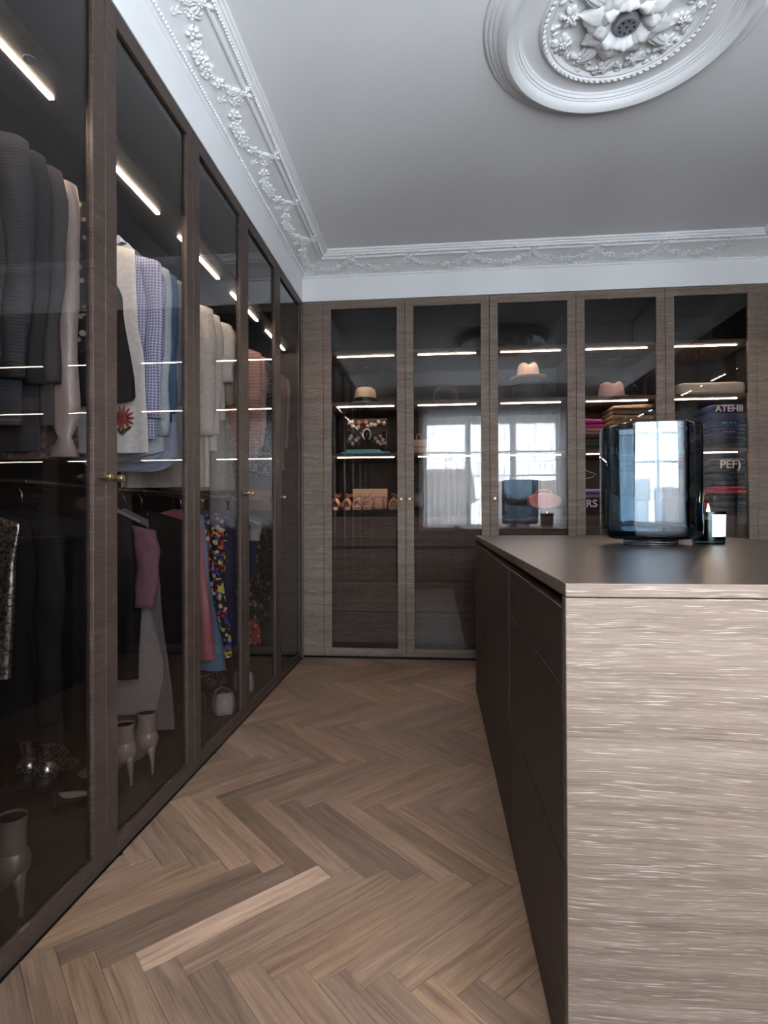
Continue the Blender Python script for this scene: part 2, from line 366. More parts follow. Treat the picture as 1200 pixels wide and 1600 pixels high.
# ------------------------------------------------------------------ floor: herringbone oak planks
PW, PL = .0714, .515; U0, V0 = 1.072, -.714; S2 = math.sqrt(.5)
ISL = (1.197, 2.46, 1.004, 3.29)
def clip(poly, ax, lim, keep_less):
    out = []
    for i in range(len(poly)):
        p, q = poly[i], poly[(i+1) % len(poly)]
        ip = (p[ax] <= lim) if keep_less else (p[ax] >= lim); iq = (q[ax] <= lim) if keep_less else (q[ax] >= lim)
        if ip: out.append(p)
        if ip != iq:
            t = (lim-p[ax])/(q[ax]-p[ax]); out.append((p[0]+(q[0]-p[0])*t, p[1]+(q[1]-p[1])*t))
    return out
planks = []
rp = random.Random(21); G = .0005
for i in range(-60, 60):
    for j in range(-8, 9):
        for kind in (0, 1):
            u = U0+i*PW+j*PL; v = V0+i*PW-j*PL
            if kind == 0: q = (u, u+PL, v, v+PW)
            else: q = (u+PL, u+PL+PW, v+PW-PL, v+PW)
            uv_ = [(q[0]+G, q[2]+G), (q[1]-G, q[2]+G), (q[1]-G, q[3]-G), (q[0]+G, q[3]-G)]
            poly = [((a+b_)*S2, (a-b_)*S2) for a, b_ in uv_]
            for ax, lim, kl in ((0, .002, False), (0, XR-.002, True), (1, YR+.024, False), (1, D-.002, True)):
                if poly: poly = clip(poly, ax, lim, kl)
            if len(poly) < 3: continue
            area = abs(sum(poly[k][0]*poly[(k+1) % len(poly)][1]-poly[(k+1) % len(poly)][0]*poly[k][1] for k in range(len(poly))))/2
            if area < 3e-4: continue
            if all(ISL[0]+.03 < p[0] < ISL[1]-.03 and ISL[2]+.03 < p[1] < ISL[3]-.03 for p in poly): continue
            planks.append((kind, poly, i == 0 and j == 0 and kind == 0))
def plank_geo(b, kind, poly, tones, pale):
    cx = sum(p[0] for p in poly)/len(poly); cy_ = sum(p[1] for p in poly)/len(poly)
    inn = [(p[0]+(cx-p[0])*.0+math.copysign(min(.0012, abs(cx-p[0])*.3), cx-p[0]), p[1]+math.copysign(min(.0012, abs(cy_-p[1])*.3), cy_-p[1])) for p in poly]
    n = len(poly)
    v = [(*p, -.014) for p in poly]+[(*p, -.0010) for p in poly]+[(*p, 0) for p in inn]
    f = [(k, (k+1) % n, n+(k+1) % n, n+k) for k in range(n)]+[(n+k, n+(k+1) % n, 2*n+(k+1) % n, 2*n+k) for k in range(n)]+[tuple(2*n+k for k in range(n))]
    b.add(v, f)
    t = rp.uniform(.78, 1.14); t = t*rp.choice((1, 1, 1, .82, 1.10)); w = rp.uniform(-.07, .05)
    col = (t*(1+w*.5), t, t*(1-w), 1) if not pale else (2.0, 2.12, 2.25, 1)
    ou, ov = rp.uniform(0, 50), rp.uniform(0, 50)
    for p in v:
        a, c_ = ((p[0]+p[1])*S2, (p[0]-p[1])*S2) if kind == 0 else ((p[0]-p[1])*S2, (p[0]+p[1])*S2)
        tones.append((col, (a+ou, c_+ov)))
def plank_finish(b, tones, name):
    me = bpy.data.meshes.new(name); me.from_pydata(b.v, [], b.f)
    ca = me.color_attributes.new('tone', 'FLOAT_COLOR', 'POINT'); uvl = me.uv_layers.new(name='UVMap')
    for k, (c, _) in enumerate(tones): ca.data[k].color = c
    for l in me.loops: uvl.data[l.index].uv = tones[l.vertex_index][1]
    bm = bmesh.new(); bm.from_mesh(me); bmesh.ops.recalc_face_normals(bm, faces=bm.faces); bm.to_mesh(me); bm.free()
    me.materials.append(M['floor']); return me
def vis(pl):
    cx = sum(p[0] for p in pl[1])/len(pl[1]); cy_ = sum(p[1] for p in pl[1])/len(pl[1])
    return (cx > 1.25, cy_ if cy_ > .8 else 9-cy_)
planks.sort(key=vis)
for pl_ in planks[:290]:
    b = B(); t = []; plank_geo(b, pl_[0], pl_[1], t, pl_[2]); me = plank_finish(b, t, 'plank'); place('plank', me, (0, 0, 0), floor)
b = B(); t = []
for pl_ in planks[290:]: plank_geo(b, pl_[0], pl_[1], t, pl_[2])
if b.v: place('more_planks', plank_finish(b, t, 'more_planks'), (0, 0, 0), floor)['kind'] = 'stuff'

# ------------------------------------------------------------------ wardrobes
ST = .058
def T_left(u, d, z): return (-d, u, z)
def T_back(u, d, z): return (u, D+d, z)
def T_right(u, d, z): return (XR+d, u, z)
def lbox(b, T, u0, u1, d0, d1, z0, z1):
    p, q = T(u0, d0, z0), T(u1, d1, z1); return b.box(p[0], q[0], p[1], q[1], p[2], q[2])
def knob_geo(T, u, z):
    c = T(u, 0, z); ax = Vector(T(u, -1, z))-Vector(c); b = B(); c = Vector(c)
    b.tube([c, c+ax*.020], .0062, 12); b.tube([c+ax*.020, c+ax*.022, c+ax*.036, c+ax*.038], [.008, .0105, .0105, .009], 14); return b
def door(T, u0, u1, parent, knob=None, wd='wood', z0=.014):
    g = .0015; u0 += g; u1 -= g; z1 = H-.002; th = .022
    dr = bpy.data.objects.new('door', None); C.objects.link(dr); dr.parent = parent; w = Vector(T((u0+u1)/2, 0, z0)); W[dr.name] = w; dr.location = w-W[parent.name]; dr.empty_display_size = .1
    for a, c_ in ((u0, u0+ST), (u1-ST, u1)): lbox(B(), T, a, c_, 0, th, z0, z1).build('stile', wd, dr, bevel=.0012)
    for a, c_ in ((z0, z0+ST), (z1-ST, z1)): lbox(B(), T, u0+ST, u1-ST, .0004, th, a, c_).build('rail', wd, dr, bevel=.001)
    lbox(B(), T, u0+ST, u1-ST, .011, .015, z0+ST, z1-ST).build('glass_pane', 'pane', dr)
    if knob: autosmooth(knob_geo(T, u0+ST*.48 if knob == 'l' else u1-ST*.48, 1.150).build('knob', 'brass', dr))
    return dr
def hang_unit(T, u0, u1, label, knob, end0=False, end1=False, lower=True, group='hanging wardrobe units'):
    cu = (u0+u1)/2; t = thing('wardrobe_unit', label, 'wardrobe', T(cu, .3, 0), group)
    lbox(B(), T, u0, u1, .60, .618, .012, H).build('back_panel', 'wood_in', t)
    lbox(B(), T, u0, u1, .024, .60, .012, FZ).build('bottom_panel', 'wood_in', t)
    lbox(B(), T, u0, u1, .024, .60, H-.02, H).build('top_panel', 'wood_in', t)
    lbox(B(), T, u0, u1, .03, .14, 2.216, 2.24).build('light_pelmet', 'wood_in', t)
    lbox(B(), T, u0+.09, u1-.09, .096, .110, 2.211, 2.216).build('led_strip', 'led', t)
    lbox(B(), T, u0, u1, .03, .60, 0, .012).build('plinth', 'black', t)
    for z in ((2.14, 1.14) if lower else (2.14,)):
        p, q = T(u0, .30, z), T(u1, .30, z); autosmooth(B().tube([p, q], .0125, 12).build('clothes_rail', 'steel' if z > 2 else 'bronze', t))
    if end0: lbox(B(), T, u0-.0054, u0-.0003, .024, .60, .012, H).build('end_panel', 'wood_in', t)
    if end1: lbox(B(), T, u1+.0005, u1+.018, .024, .60, .012, H).build('end_panel', 'wood_in', t)
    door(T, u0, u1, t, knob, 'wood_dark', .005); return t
gl = [3.9584-.6004*k for k in range(8)]       # 3.958 3.358 2.758 2.157 1.557 .957 .356 -.244
Llab = ['dark oak glazed wardrobe unit meeting the corner panel of the shelving wall', 'glazed wardrobe unit holding pink knits above a dark floral dress',
        'glazed wardrobe unit holding cream blouses above long colourful dresses', 'glazed wardrobe unit with blue shirts above beige stiletto boots',
        'glazed wardrobe unit with a taupe satin blouse above silver sequins', 'glazed wardrobe unit with empty rails, next but one to the curtained window', 'glazed wardrobe unit with empty rails, right beside the curtained window']
Lk = ['l', 'l', 'r', 'l', 'r', 'l', 'r']
for k in range(7): hang_unit(T_left, gl[k+1], gl[k], Llab[k], Lk[k], end0=(k == 6), end1=(k == 0))
sn = [o for o in C.objects if o.get('label') == Llab[4]][0]
B().lathe([(.004, 0), (.013, -.001), (.016, -.004), (.016, .0)], (-.066, 1.335, 2.216), 20).build('motion_sensor', 'grille', sn, smooth=True)
Rlab = ['empty glazed wardrobe unit beside the folded navy sweatshirts', 'empty glazed wardrobe unit second from the folded navy sweatshirts', 'empty glazed wardrobe unit third from the folded navy sweatshirts', 'empty glazed wardrobe unit fourth from the folded navy sweatshirts',
        'empty glazed wardrobe unit fifth from the folded navy sweatshirts', 'empty glazed wardrobe unit sixth from the folded navy sweatshirts', 'empty glazed wardrobe unit opposite the island, hard against the window wall']
for k in range(7): hang_unit(T_right, gl[k+1], gl[k], Rlab[k], Lk[k], end0=(k == 6), end1=(k == 0), lower=True, group='wardrobe units on the far side of the island')
# corner fillers
struct(B().box(0.001, .1505, D+.004, D+.024, .012, H-.004).build('trim_9', 'wood'))
struct(B().box(XR-.1505, XR-.001, D+.004, D+.024, .012, H-.004).build('trim_10', 'wood'))
struct(B().box(-.10, 0, gl[0]+.02, D+.02, .0, H).build('trim_11', 'wood'))
struct(B().box(XR, XR+.10, gl[0]+.02, D+.02, .0, H).build('trim_12', 'wood'))
SH = [(2.216, 2.24), (1.843, 1.866), (1.466, 1.489)]
S1T, S2T, S3T, S4T = 2.24, 1.866, 1.489, 1.073
BX = [.152+.6*k for k in range(6)]
Blab = ['glazed shelving unit with a straw hat and a flower embroidered handbag', 'glazed shelving unit with a black felt hat on its upper shelf', 'glazed shelving unit with a pale beige fedora on its upper shelf',
        'glazed shelving unit with a dusty pink hat and folded knitwear', 'glazed shelving unit with a cream storage bag above navy sweatshirts']
Bk = ['r', 'l', 'l', None, None]
for k in range(5):
    u0, u1 = BX[k], BX[k+1]; T = T_back
    t = thing('shelving_unit', Blab[k], 'wardrobe', ((u0+u1)/2, D+.3, 0), 'glazed shelving units')
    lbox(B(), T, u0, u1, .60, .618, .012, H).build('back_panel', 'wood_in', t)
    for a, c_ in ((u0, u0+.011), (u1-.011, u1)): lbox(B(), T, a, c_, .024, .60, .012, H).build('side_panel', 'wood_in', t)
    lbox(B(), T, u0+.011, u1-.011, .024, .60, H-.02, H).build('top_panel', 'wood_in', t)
    for a, c_ in SH:
        s = lbox(B(), T, u0+.011, u1-.011, .035, .60, a, c_).build('shelf', 'wood', t)
        lbox(B(), T, u0+.09, u1-.09, .086, .095, a-.004, a-.0002).build('led_strip', 'led', s)
    lbox(B(), T, u0+.011, u1-.011, .05, .60, 1.04, S4T).build('counter_panel', 'wood_in', t)
    lbox(B(), T, u0+.011, u1-.011, .10, .58, .05, 1.04).build('drawer_carcass', 'black', t)
    for a, c_ in ((.808, 1.022), (.555, .784), (.328, .551), (.099, .324)):
        lbox(B(), T, u0+.014, u1-.014, .07, .09, a, c_).build('drawer_front', 'wood', t, bevel=.001)
    lbox(B(), T, u0, u1, .03, .60, 0, .05).build('plinth', 'black', t)
    door(T, u0, u1, t, Bk[k])

# ------------------------------------------------------------------ island
x0, x1, y0, y1 = ISL
isl = thing('kitchen_style_island', 'smoked oak dressing island with drawers and a dark flat top', 'dressing island', ((x0+x1)/2, (y0+y1)/2, 0)); isl.name = 'dressing_island'; W['dressing_island'] = Vector(isl.location)
ts = B().box(x0, x1, y0, y1, .891, .915).build('top_slab', 'wood', isl, bevel=.0012); ts.data.materials.append(M['wood_top'])
for p_ in ts.data.polygons:
    if p_.normal.z > .9: p_.material_index = 1
B().box(x0+.022, x1-.022, y0+.03, y1-.022, 0.0, .868).build('carcass', 'black', isl)
B().box(x0+.03, x1-.03, y0+.03, y1-.03, .868, .891).build('shadow_gap_rail', 'black', isl)
B().box(x0, x1, y0+.0005, y0+.028, 0, .889).build('end_panel', 'wood', isl, bevel=.0012)
B().box(x0, x1, y1-.02, y1, 0, .889).build('end_panel', 'wood', isl, bevel=.0012)
ys = [y0+.030, 1.764, 2.512, y1-.022]
rows = [[(.012, .402), (.406, .726), (.730, .868)], [(.012, .402), (.406, .868)], [(.012, .402), (.406, .752), (.756, .868)]]
for sd in (0, 1):
    for k in range(3):
        for a, c_ in rows[k]:
            pr_ = .003 if (k == 1 and a > .4) else 0
            q = (x0-pr_, x0+.02) if sd == 0 else (x1-.02, x1+pr_)
            B().box(q[0], q[1], ys[k]+.0018, ys[k+1]-.0018, a, c_).build('drawer_front', 'wood_dark', isl, bevel=.0012)  # drawer sides carry painted shade through the darker oak copy

# ------------------------------------------------------------------ window, curtain, outside
win = struct(thing('window_1', 'x', 'x', ((WX0+WX1)/2, YR-.2, WZ0))); del win['label']; del win['category']
fr = B(); yo0, yo1 = YR-.24, YR-.18
for a in ((WX0, WX1, WZ0, WZ0+.05), (WX0, WX1, WZ1-.06, WZ1)): B().box(a[0], a[1], yo0, yo1, a[2], a[3]).build('window_frame', 'white', win)
sash = [(.83, 1.41), (1.49, 2.08), (2.16, 2.75)]
for a, c_ in ((WX0, .83), (1.41, 1.49), (2.08, 2.16), (2.75, WX1)): B().box(a, c_, yo0, yo1, WZ0+.05, WZ1-.06).build('mullion', 'white', win)
for a, c_ in sash:
    B().box(a, c_, YR-.215, YR-.209, WZ0+.05, WZ1-.06).build('window_pane', 'window_pane', win)
    for z in (1.976, 1.62, 1.263): B().box(a, c_, YR-.225, YR-.20, z-.011, z+.011).build('glazing_bar', 'white', win)
B().box(WX0-.02, WX1+.02, YR-.18, YR+.0, WZ0-.03, WZ0).build('window_sill', 'white', win)
def curtain(x0, x1, z0, z1, yc, ph, name, label):
    n = int((x1-x0)/.006); b = B(); lv = 6; loops = []
    for i in range(lv+1):
        t = i/lv; z = z1+(z0-z1)*t; row = []
        for k in range(n+1):
            x = x0+(x1-x0)*k/n
            y = yc+.016*math.sin(x*58+ph+.9*math.sin(x*7))+.008*math.sin(x*131+2*t+ph)*(.5+t)
            row.append((x+.006*math.sin(z*3+x*20)*t, y, z))
        loops.append(row)
    b.loft(loops, closed=False); return tag(b.build(name, 'voile', None, smooth=True), label, 'curtain', 'sheer curtains at the window')
curtain(.78, 1.815, .845, 2.585, YR+.052, .3, 'sheer_curtain', 'sheer white voile curtain on the side of the hanging garments')
curtain(1.825, 2.87, .845, 2.585, YR+.052, 1.9, 'sheer_curtain', 'sheer white voile curtain on the side of the folded sweatshirts')
o = B().tube([(.72, YR+.052, 2.592), (2.90, YR+.052, 2.592)], .006, 8).build('curtain_track', 'white'); tag(o, 'thin white track carrying the sheer curtains', 'curtain track')
hs = thing('house', 'grey rendered house with tiled roof seen through the curtain', 'house', (-3.0, -21, -9))
B().box(-9, 2.5, -24, -18, -9, 1.6).build('wall', 'render_wall', hs)
B().add([(-9.3, -17.7, 1.6), (2.8, -17.7, 1.6), (2.8, -24.3, 1.6), (-9.3, -24.3, 1.6), (-9.3, -21, 3.4), (2.8, -21, 3.4)], [(0, 1, 5, 4), (2, 3, 4, 5), (0, 4, 3), (1, 2, 5), (0, 3, 2, 1)]).build('roof', 'roof', hs)
hs2 = thing('house', 'tall grey rendered house with pitched roof behind the curtain', 'house', (9, -25, -9))
B().box(4.5, 14, -28, -22, -9, .8).build('wall', 'render_wall', hs2)
B().add([(4.2, -21.7, .8), (14.3, -21.7, .8), (14.3, -28.3, .8), (4.2, -28.3, .8), (4.2, -25, 3.0), (14.3, -25, 3.0)], [(0, 1, 5, 4), (2, 3, 4, 5), (0, 4, 3), (1, 2, 5), (0, 3, 2, 1)]).build('roof', 'roof', hs2)

#@@CONTENTS
# ------------------------------------------------------------------ fabrics
def fabric(name, col, rough=.85, noise=.12, nscale=60, sheen=0): return plain(name, col, rough, 0, noise, nscale, .25, .2, sheen)
def pattern(name, kind, cols, scale, rough=.8, metal=0):
    m, nt, out = new_mat(name); L = nt.links; p = N(nt, 'ShaderNodeBsdfPrincipled', ins={'Roughness': rough, 'Metallic': metal, 'Specular IOR Level': .3})
    tc = N(nt, 'ShaderNodeTexCoord'); src = tc.outputs['Object']
    if kind == 'cells':
        v = N(nt, 'ShaderNodeTexVoronoi', ins={'Scale': scale, 'Randomness': 1.0}); L.new(src, v.inputs['Vector'])
        sp = N(nt, 'ShaderNodeSeparateColor'); L.new(v.outputs['Color'], sp.inputs[0])
        r = ramp(nt, [(i/len(cols), c) for i, c in enumerate(cols)]); r.color_ramp.interpolation = 'CONSTANT'; L.new(sp.outputs[0], r.inputs[0]); L.new(r.outputs[0], p.inputs['Base Color'])
    elif kind == 'dots':
        v = N(nt, 'ShaderNodeTexVoronoi', ins={'Scale': scale, 'Randomness': .8}); L.new(src, v.inputs['Vector'])
        sp = N(nt, 'ShaderNodeSeparateColor'); L.new(v.outputs['Color'], sp.inputs[0])
        r2 = ramp(nt, [(i/max(1, len(cols)-1), c) for i, c in enumerate(cols[1:])]+[(1, cols[-1])]); r2.color_ramp.interpolation = 'CONSTANT'; L.new(sp.outputs[0], r2.inputs[0])
        r = ramp(nt, [(.34, (0, 0, 0)), (.40, (1, 1, 1))]); L.new(v.outputs['Distance'], r.inputs[0])
        mx = N(nt, 'ShaderNodeMix', data_type='RGBA'); L.new(r.outputs[0], mx.inputs[0]); L.new(r2.outputs[0], mx.inputs[6]); mx.inputs[7].default_value = (*cols[0], 1); L.new(mx.outputs[2], p.inputs['Base Color'])
    elif kind == 'gingham':
        sp = N(nt, 'ShaderNodeSeparateXYZ'); L.new(src, sp.inputs[0]); outs = []
        for ax in (0, 2):
            a = N(nt, 'ShaderNodeMath', operation='MULTIPLY', ins={1: scale}); L.new(sp.outputs[ax], a.inputs[0])
            f = N(nt, 'ShaderNodeMath', operation='FRACT'); L.new(a.outputs[0], f.inputs[0]); g = N(nt, 'ShaderNodeMath', operation='GREATER_THAN', ins={1: .5}); L.new(f.outputs[0], g.inputs[0]); outs.append(g)
        ad = N(nt, 'ShaderNodeMath', operation='ADD'); L.new(outs[0].outputs[0], ad.inputs[0]); L.new(outs[1].outputs[0], ad.inputs[1]); hv = N(nt, 'ShaderNodeMath', operation='MULTIPLY', ins={1: .5}); L.new(ad.outputs[0], hv.inputs[0])
        r = ramp(nt, [(0, cols[0]), (1, cols[1])]); L.new(hv.outputs[0], r.inputs[0]); L.new(r.outputs[0], p.inputs['Base Color'])
    elif kind == 'stripe':
        w = N(nt, 'ShaderNodeTexWave', ins={'Scale': scale}); w.bands_direction = 'Z'; L.new(src, w.inputs['Vector']); r = ramp(nt, [(.4, cols[0]), (.6, cols[1])]); L.new(w.outputs['Fac'], r.inputs[0]); L.new(r.outputs[0], p.inputs['Base Color'])
        b = N(nt, 'ShaderNodeBump', ins={'Strength': .25, 'Distance': .003}); L.new(w.outputs['Fac'], b.inputs['Height']); L.new(b.outputs[0], p.inputs['Normal'])
    elif kind == 'sequin':
        v = N(nt, 'ShaderNodeTexVoronoi', ins={'Scale': scale}); L.new(src, v.inputs['Vector']); r = ramp(nt, [(.1, cols[0]), (.8, cols[1])]); sp = N(nt, 'ShaderNodeSeparateColor'); L.new(v.outputs['Color'], sp.inputs[0]); L.new(sp.outputs[0], r.inputs[0]); L.new(r.outputs[0], p.inputs['Base Color'])
        b = N(nt, 'ShaderNodeBump', ins={'Strength': .9, 'Distance': .003}); L.new(sp.outputs[1], b.inputs['Height']); L.new(b.outputs[0], p.inputs['Normal'])
    L.new(p.outputs[0], out.inputs[0]); return m
FB = dict(
    charcoal=fabric('charcoal_wool', (.020, .020, .023)), darkgrey=fabric('dark_grey_wool', (.045, .043, .047)), black=fabric('black_wool', (.006, .0055, .006)), knit=pattern('ribbed_navy_knit', 'stripe', [(.019, .020, .025), (.026, .028, .034)], 36),
    satin=plain('taupe_satin', (.25, .205, .19), .36, 0, .08, 12, .3, .5, .2), leafp=pattern('leaf_print', 'dots', [(.03, .025, .03), (.50, .43, .30), (.62, .56, .42)], 38), brownp=pattern('brown_snake_print', 'cells', [(.14, .09, .08), (.24, .18, .16), (.08, .06, .06)], 60),
    white=fabric('white_cotton', (.66, .66, .66)), gingham=pattern('blue_gingham', 'gingham', [(.60, .63, .72), (.10, .13, .34)], 90), pale=fabric('pale_blue_cotton', (.42, .50, .55)), denim=fabric('blue_denim', (.055, .105, .19), nscale=200), sky=fabric('light_blue_oxford', (.40, .45, .60), nscale=120),
    cream=fabric('cream_viscose', (.56, .52, .47)), ivory=fabric('ivory_cotton', (.62, .59, .54)), beige=fabric('beige_chiffon', (.38, .31, .23)), khaki=fabric('sand_linen', (.36, .33, .25)), salmon=pattern('salmon_rib_knit', 'stripe', [(.42, .24, .20), (.30, .16, .14)], 16), blush=fabric('blush_wool', (.44, .30, .25)), speck=pattern('grey_fleck_knit', 'dots', [(.05, .05, .055), (.35, .35, .36), (.22, .22, .23)], 70),
    mauve=plain('mauve_pink_satin', (.33, .10, .13), .42, 0, .08, 10, .3, .4, .2), bluedress=plain('petrol_blue_crepe', (.09, .20, .31), .6, 0, .06, 14, .3, .3, .1), print=pattern('bold_colour_print', 'cells', [(.01, .01, .012), (.42, .02, .02), (.01, .01, .02), (.50, .48, .05), (.55, .54, .52), (.02, .06, .30), (.01, .01, .012), (.012, .01, .012)], 62), navy=fabric('navy_jersey', (.020, .026, .075)), dfloral=pattern('dark_floral_print', 'dots', [(.020, .016, .014), (.16, .13, .10), (.24, .20, .15), (.09, .07, .055)], 30), redfl=pattern('red_floral_hem', 'dots', [(.30, .035, .025), (.03, .025, .02), (.35, .28, .16)], 36), olive=pattern('olive_black_print', 'dots', [(.014, .014, .013), (.11, .12, .09), (.06, .07, .05)], 30),
    plum=fabric('plum_mauve_wool', (.15, .075, .095)), greyt=fabric('stone_grey_wool', (.22, .195, .185), nscale=140), greyk=fabric('grey_tweed', (.12, .11, .11), nscale=180), sequin=pattern('silver_sequins', 'sequin', [(.20, .18, .16), (.85, .80, .74)], 150, .28, 1), dusk=fabric('dusky_brown_wool', (.14, .09, .085)),
    sailor=fabric('white_navy_trim', (.34, .34, .34)), purple=pattern('purple_floral', 'dots', [(.015, .012, .016), (.28, .20, .50), (.55, .50, .62), (.12, .06, .22)], 55))
def leather(n, c, r=.42): return plain(n, c, r, 0, .06, 18, .15, .5)
LE = dict(beige=leather('greige_leather', (.085, .070, .062), .36), pinkbeige=leather('pale_nude_leather', (.22, .175, .15), .34), tan=leather('tan_leather', (.36, .21, .13), .5), nude=leather('nude_suede', (.42, .25, .17), .6), rose=plain('rose_gold', (.62, .30, .20), .28, .8), blackl=leather('black_leather', (.014, .012, .012), .38), brown=leather('brown_leather', (.13, .07, .05)), whitel=leather('white_leather', (.42, .41, .41), .4), inner=leather('pale_lining', (.45, .36, .29), .6), gold=plain('pale_gold', (.62, .50, .32), .3, 1), silver=plain('antique_silver', (.55, .50, .45), .3, 1))

# ------------------------------------------------------------------ garments on hangers
RXC = -.30
def hanger(y, z, what, hw=.19, slope=.28):
    b = B(); hk = []
    for k in range(9):
        a = -.5+k*(PI+.9)/8; hk.append((RXC+.0165*math.cos(a), y, z+.0035+.0165*math.sin(a)))
    hk = hk[::-1]; hk = [(RXC, y, z-.075), (RXC, y, z-.032)]+hk[::-1] if False else [(RXC, y, z-.078), (RXC, y, z-.030), (RXC-.012, y, z-.016)]+[(RXC-.0143*math.cos(k*PI/7), y, z+.0143*math.sin(k*PI/7)) for k in range(8)]
    b.tube(hk, .0019, 6)
    t = thing('clothes_hanger', 'slim black clothes hanger carrying the '+what, 'hanger', (RXC, y, z-.14), 'hangers on the wardrobe rails')
    b.build('hook', 'steel', t, smooth=True)
    pts = [(RXC+x*hw, y, z-.0775-slope*abs(x)*hw-(.006 if x else 0)) for x in (-1, -.5, 0, .5, 1)]
    B().tube(pts, [.002, .0038, .0046, .0038, .002], 8, .9).build('hanger_bar', 'black', t, smooth=True); return t
def body_mesh(y, zt, zb, prof, th, seed, folds=6, famp=.012, slope=.28, xc=RXC, n=40, hemwave=0.0, lean=0.0):
    """closed cloth tube; prof = [(t, half_width)] from shoulder (t=0) to hem (t=1)"""
    rs = random.Random(seed); ph = rs.uniform(0, 6); ph2 = rs.uniform(0, 6); loops = []; lv = 18
    def hw(t):
        for (a, wa), (c_, wc) in zip(prof, prof[1:]):
            if t <= c_: q = (t-a)/(c_-a); q = q*q*(3-2*q); return wa+(wc-wa)*q
        return prof[-1][1]
    for i in range(lv+1):
        t = i/lv; w = hw(t); thk = th*(.35+.65*min(1, t*3)); lp = []
        for k in range(n):
            a = TAU*k/n; ca, sa = math.cos(a), math.sin(a)
            dx = w*math.copysign(abs(ca)**.75, ca); f = famp*min(1, t*1.6)*(math.sin(folds*a+ph+1.1*t)+.5*math.sin((folds*2+1)*a+ph2))
            yy = y+thk*math.copysign(abs(sa)**.8, sa)+f*(.35+abs(sa)*.8)+lean*t
            zz = zt-(zt-zb)*t-slope*abs(dx)*(1-t)**3+hemwave*t*math.cos(a*2+.3)
            lp.append((xc+dx+f*.4*ca, yy, zz))
        loops.append(lp)
    return B().loft(loops, True, False)
def sleeve(side, y, zs, ln, r0, r1, seed, hw, out=.02, puff=0, cuff=True, bend=0.0):
    rs = random.Random(seed); xs = RXC+side*(hw-.012); path = []; rad = []; n = 14
    for i in range(n+1):
        t = i/n; path.append(Vector((xs+side*out*math.sin(min(1, t*3)*PI/2)-side*.010*t, y-.010*t+bend*t*t+.006*math.sin(t*7+seed), zs-ln*t)))
        r = r0+(r1-r0)*t+.004*math.sin(t*15+seed)+puff*math.exp(-((t-.78)/.13)**2)
        if puff and t > .88: r = r1*.55 if t < .93 else r1*1.25
        rad.append(r)
    loops = []
    for p, r in zip(path, rad):
        loops.append([(p.x+r*.80*math.cos(k*TAU/16), p.y+.5*r*math.sin(k*TAU/16)*(1+.16*math.sin(3*k*TAU/16+p.z*30)), p.z+.2*r*math.cos(k*TAU/16)*side*-1*(1 if p.z > zs-.05 else 0)) for k in range(16)])
    return B().loft(loops)
def garment(name, cat, label, mat, y, z_rail=2.14, ln=.70, prof=None, th=.015, sl=None, sr=.055, sr1=.040, collar=None, seed=1, folds=6, famp=.0065, puff=0, group='hanging clothes', slope=.28, hemwave=0, lean=0, hg=True, smat=None, bend=0):
    prof = prof or [(0, .205), (.25, .20), (1, .215)]
    zt = z_rail-.070; mat = FB[mat] if isinstance(mat, str) else mat; smat = FB[smat] if smat else mat
    t = thing(name, label, cat, (RXC, y, zt-ln), group)
    body_mesh(y, zt, zt-ln, prof, th, seed, folds, famp, slope, hemwave=hemwave, lean=lean).build('body', mat, t, smooth=True)
    if sl:
        for s in (1, -1): sleeve(s, y, zt-slope*prof[0][1]-.005, sl, sr, sr1, seed+s, prof[0][1], puff=puff, bend=bend).build('sleeve', smat, t, smooth=True)
    if collar:
        c = B(); lp = []
        for zz, rx, ry in ((zt+.004, .075, .016), (zt+.034, .066, .016), (zt+.040, .070, .019), (zt+.010, .098, .023)):
            lp.append([(RXC+rx*math.cos(k*TAU/20), y+ry*math.sin(k*TAU/20)-.004, zz-(.02 if math.sin(k*TAU/20) < -.6 else 0)) for k in range(20)])
        c.loft(lp, False, False).build('collar', FB[collar], t, smooth=True)
    if hg: hanger(y, z_rail, name.replace('_', ' '), max(.025, min(.19, prof[0][1]-.015)), slope)
    return t
top = [(0, .205), (.3, .195), (1, .21)]; flare = [(0, .19), (.12, .16), (.30, .14), (1, .24)]; slim = [(0, .19), (.25, .15), (.6, .17), (1, .16)]
G1 = 'clothes hung on the upper rail'; G2 = 'clothes hung on the lower rail'
# upper rail, from the window end of the room towards the far corner
garment('knit_cardigan', 'cardigan', 'dark navy ribbed knit cardigan hung beside the taupe satin blouse', 'knit', 1.33, ln=.80, sl=.62, seed=3, group=G1)
garment('wool_jacket', 'jacket', 'charcoal wool jacket hung between ribbed cardigan and grey blazer', 'charcoal', 1.393, ln=.86, sl=.62, collar='charcoal', seed=4, group=G1)
garment('blazer', 'blazer', 'dark grey blazer with collar hung next to the taupe satin blouse', 'darkgrey', 1.453, ln=.78, sl=.60, collar='darkgrey', seed=5, group=G1)
garment('satin_blouse', 'blouse', 'taupe satin blouse with long sleeves gathered into frilled cuffs', 'satin', 1.515, ln=.62, sl=.80, sr=.048, sr1=.044, puff=.014, collar='satin', seed=6, group=G1, famp=.014)
garment('snake_print_scarf', 'scarf', 'brown snake print scarf hanging behind the taupe satin sleeve', 'brownp', 1.578, ln=.86, prof=[(0, .06), (.3, .13), (1, .20)], seed=7, group=G1, slope=.1, th=.012)
garment('leaf_print_blouse', 'blouse', 'black blouse printed with pale cream leaves on the upper rail', 'leafp', 1.64, ln=.52, prof=[(0, .20), (1, .19)], sl=.34, sr=.06, sr1=.052, seed=8, group=G1)
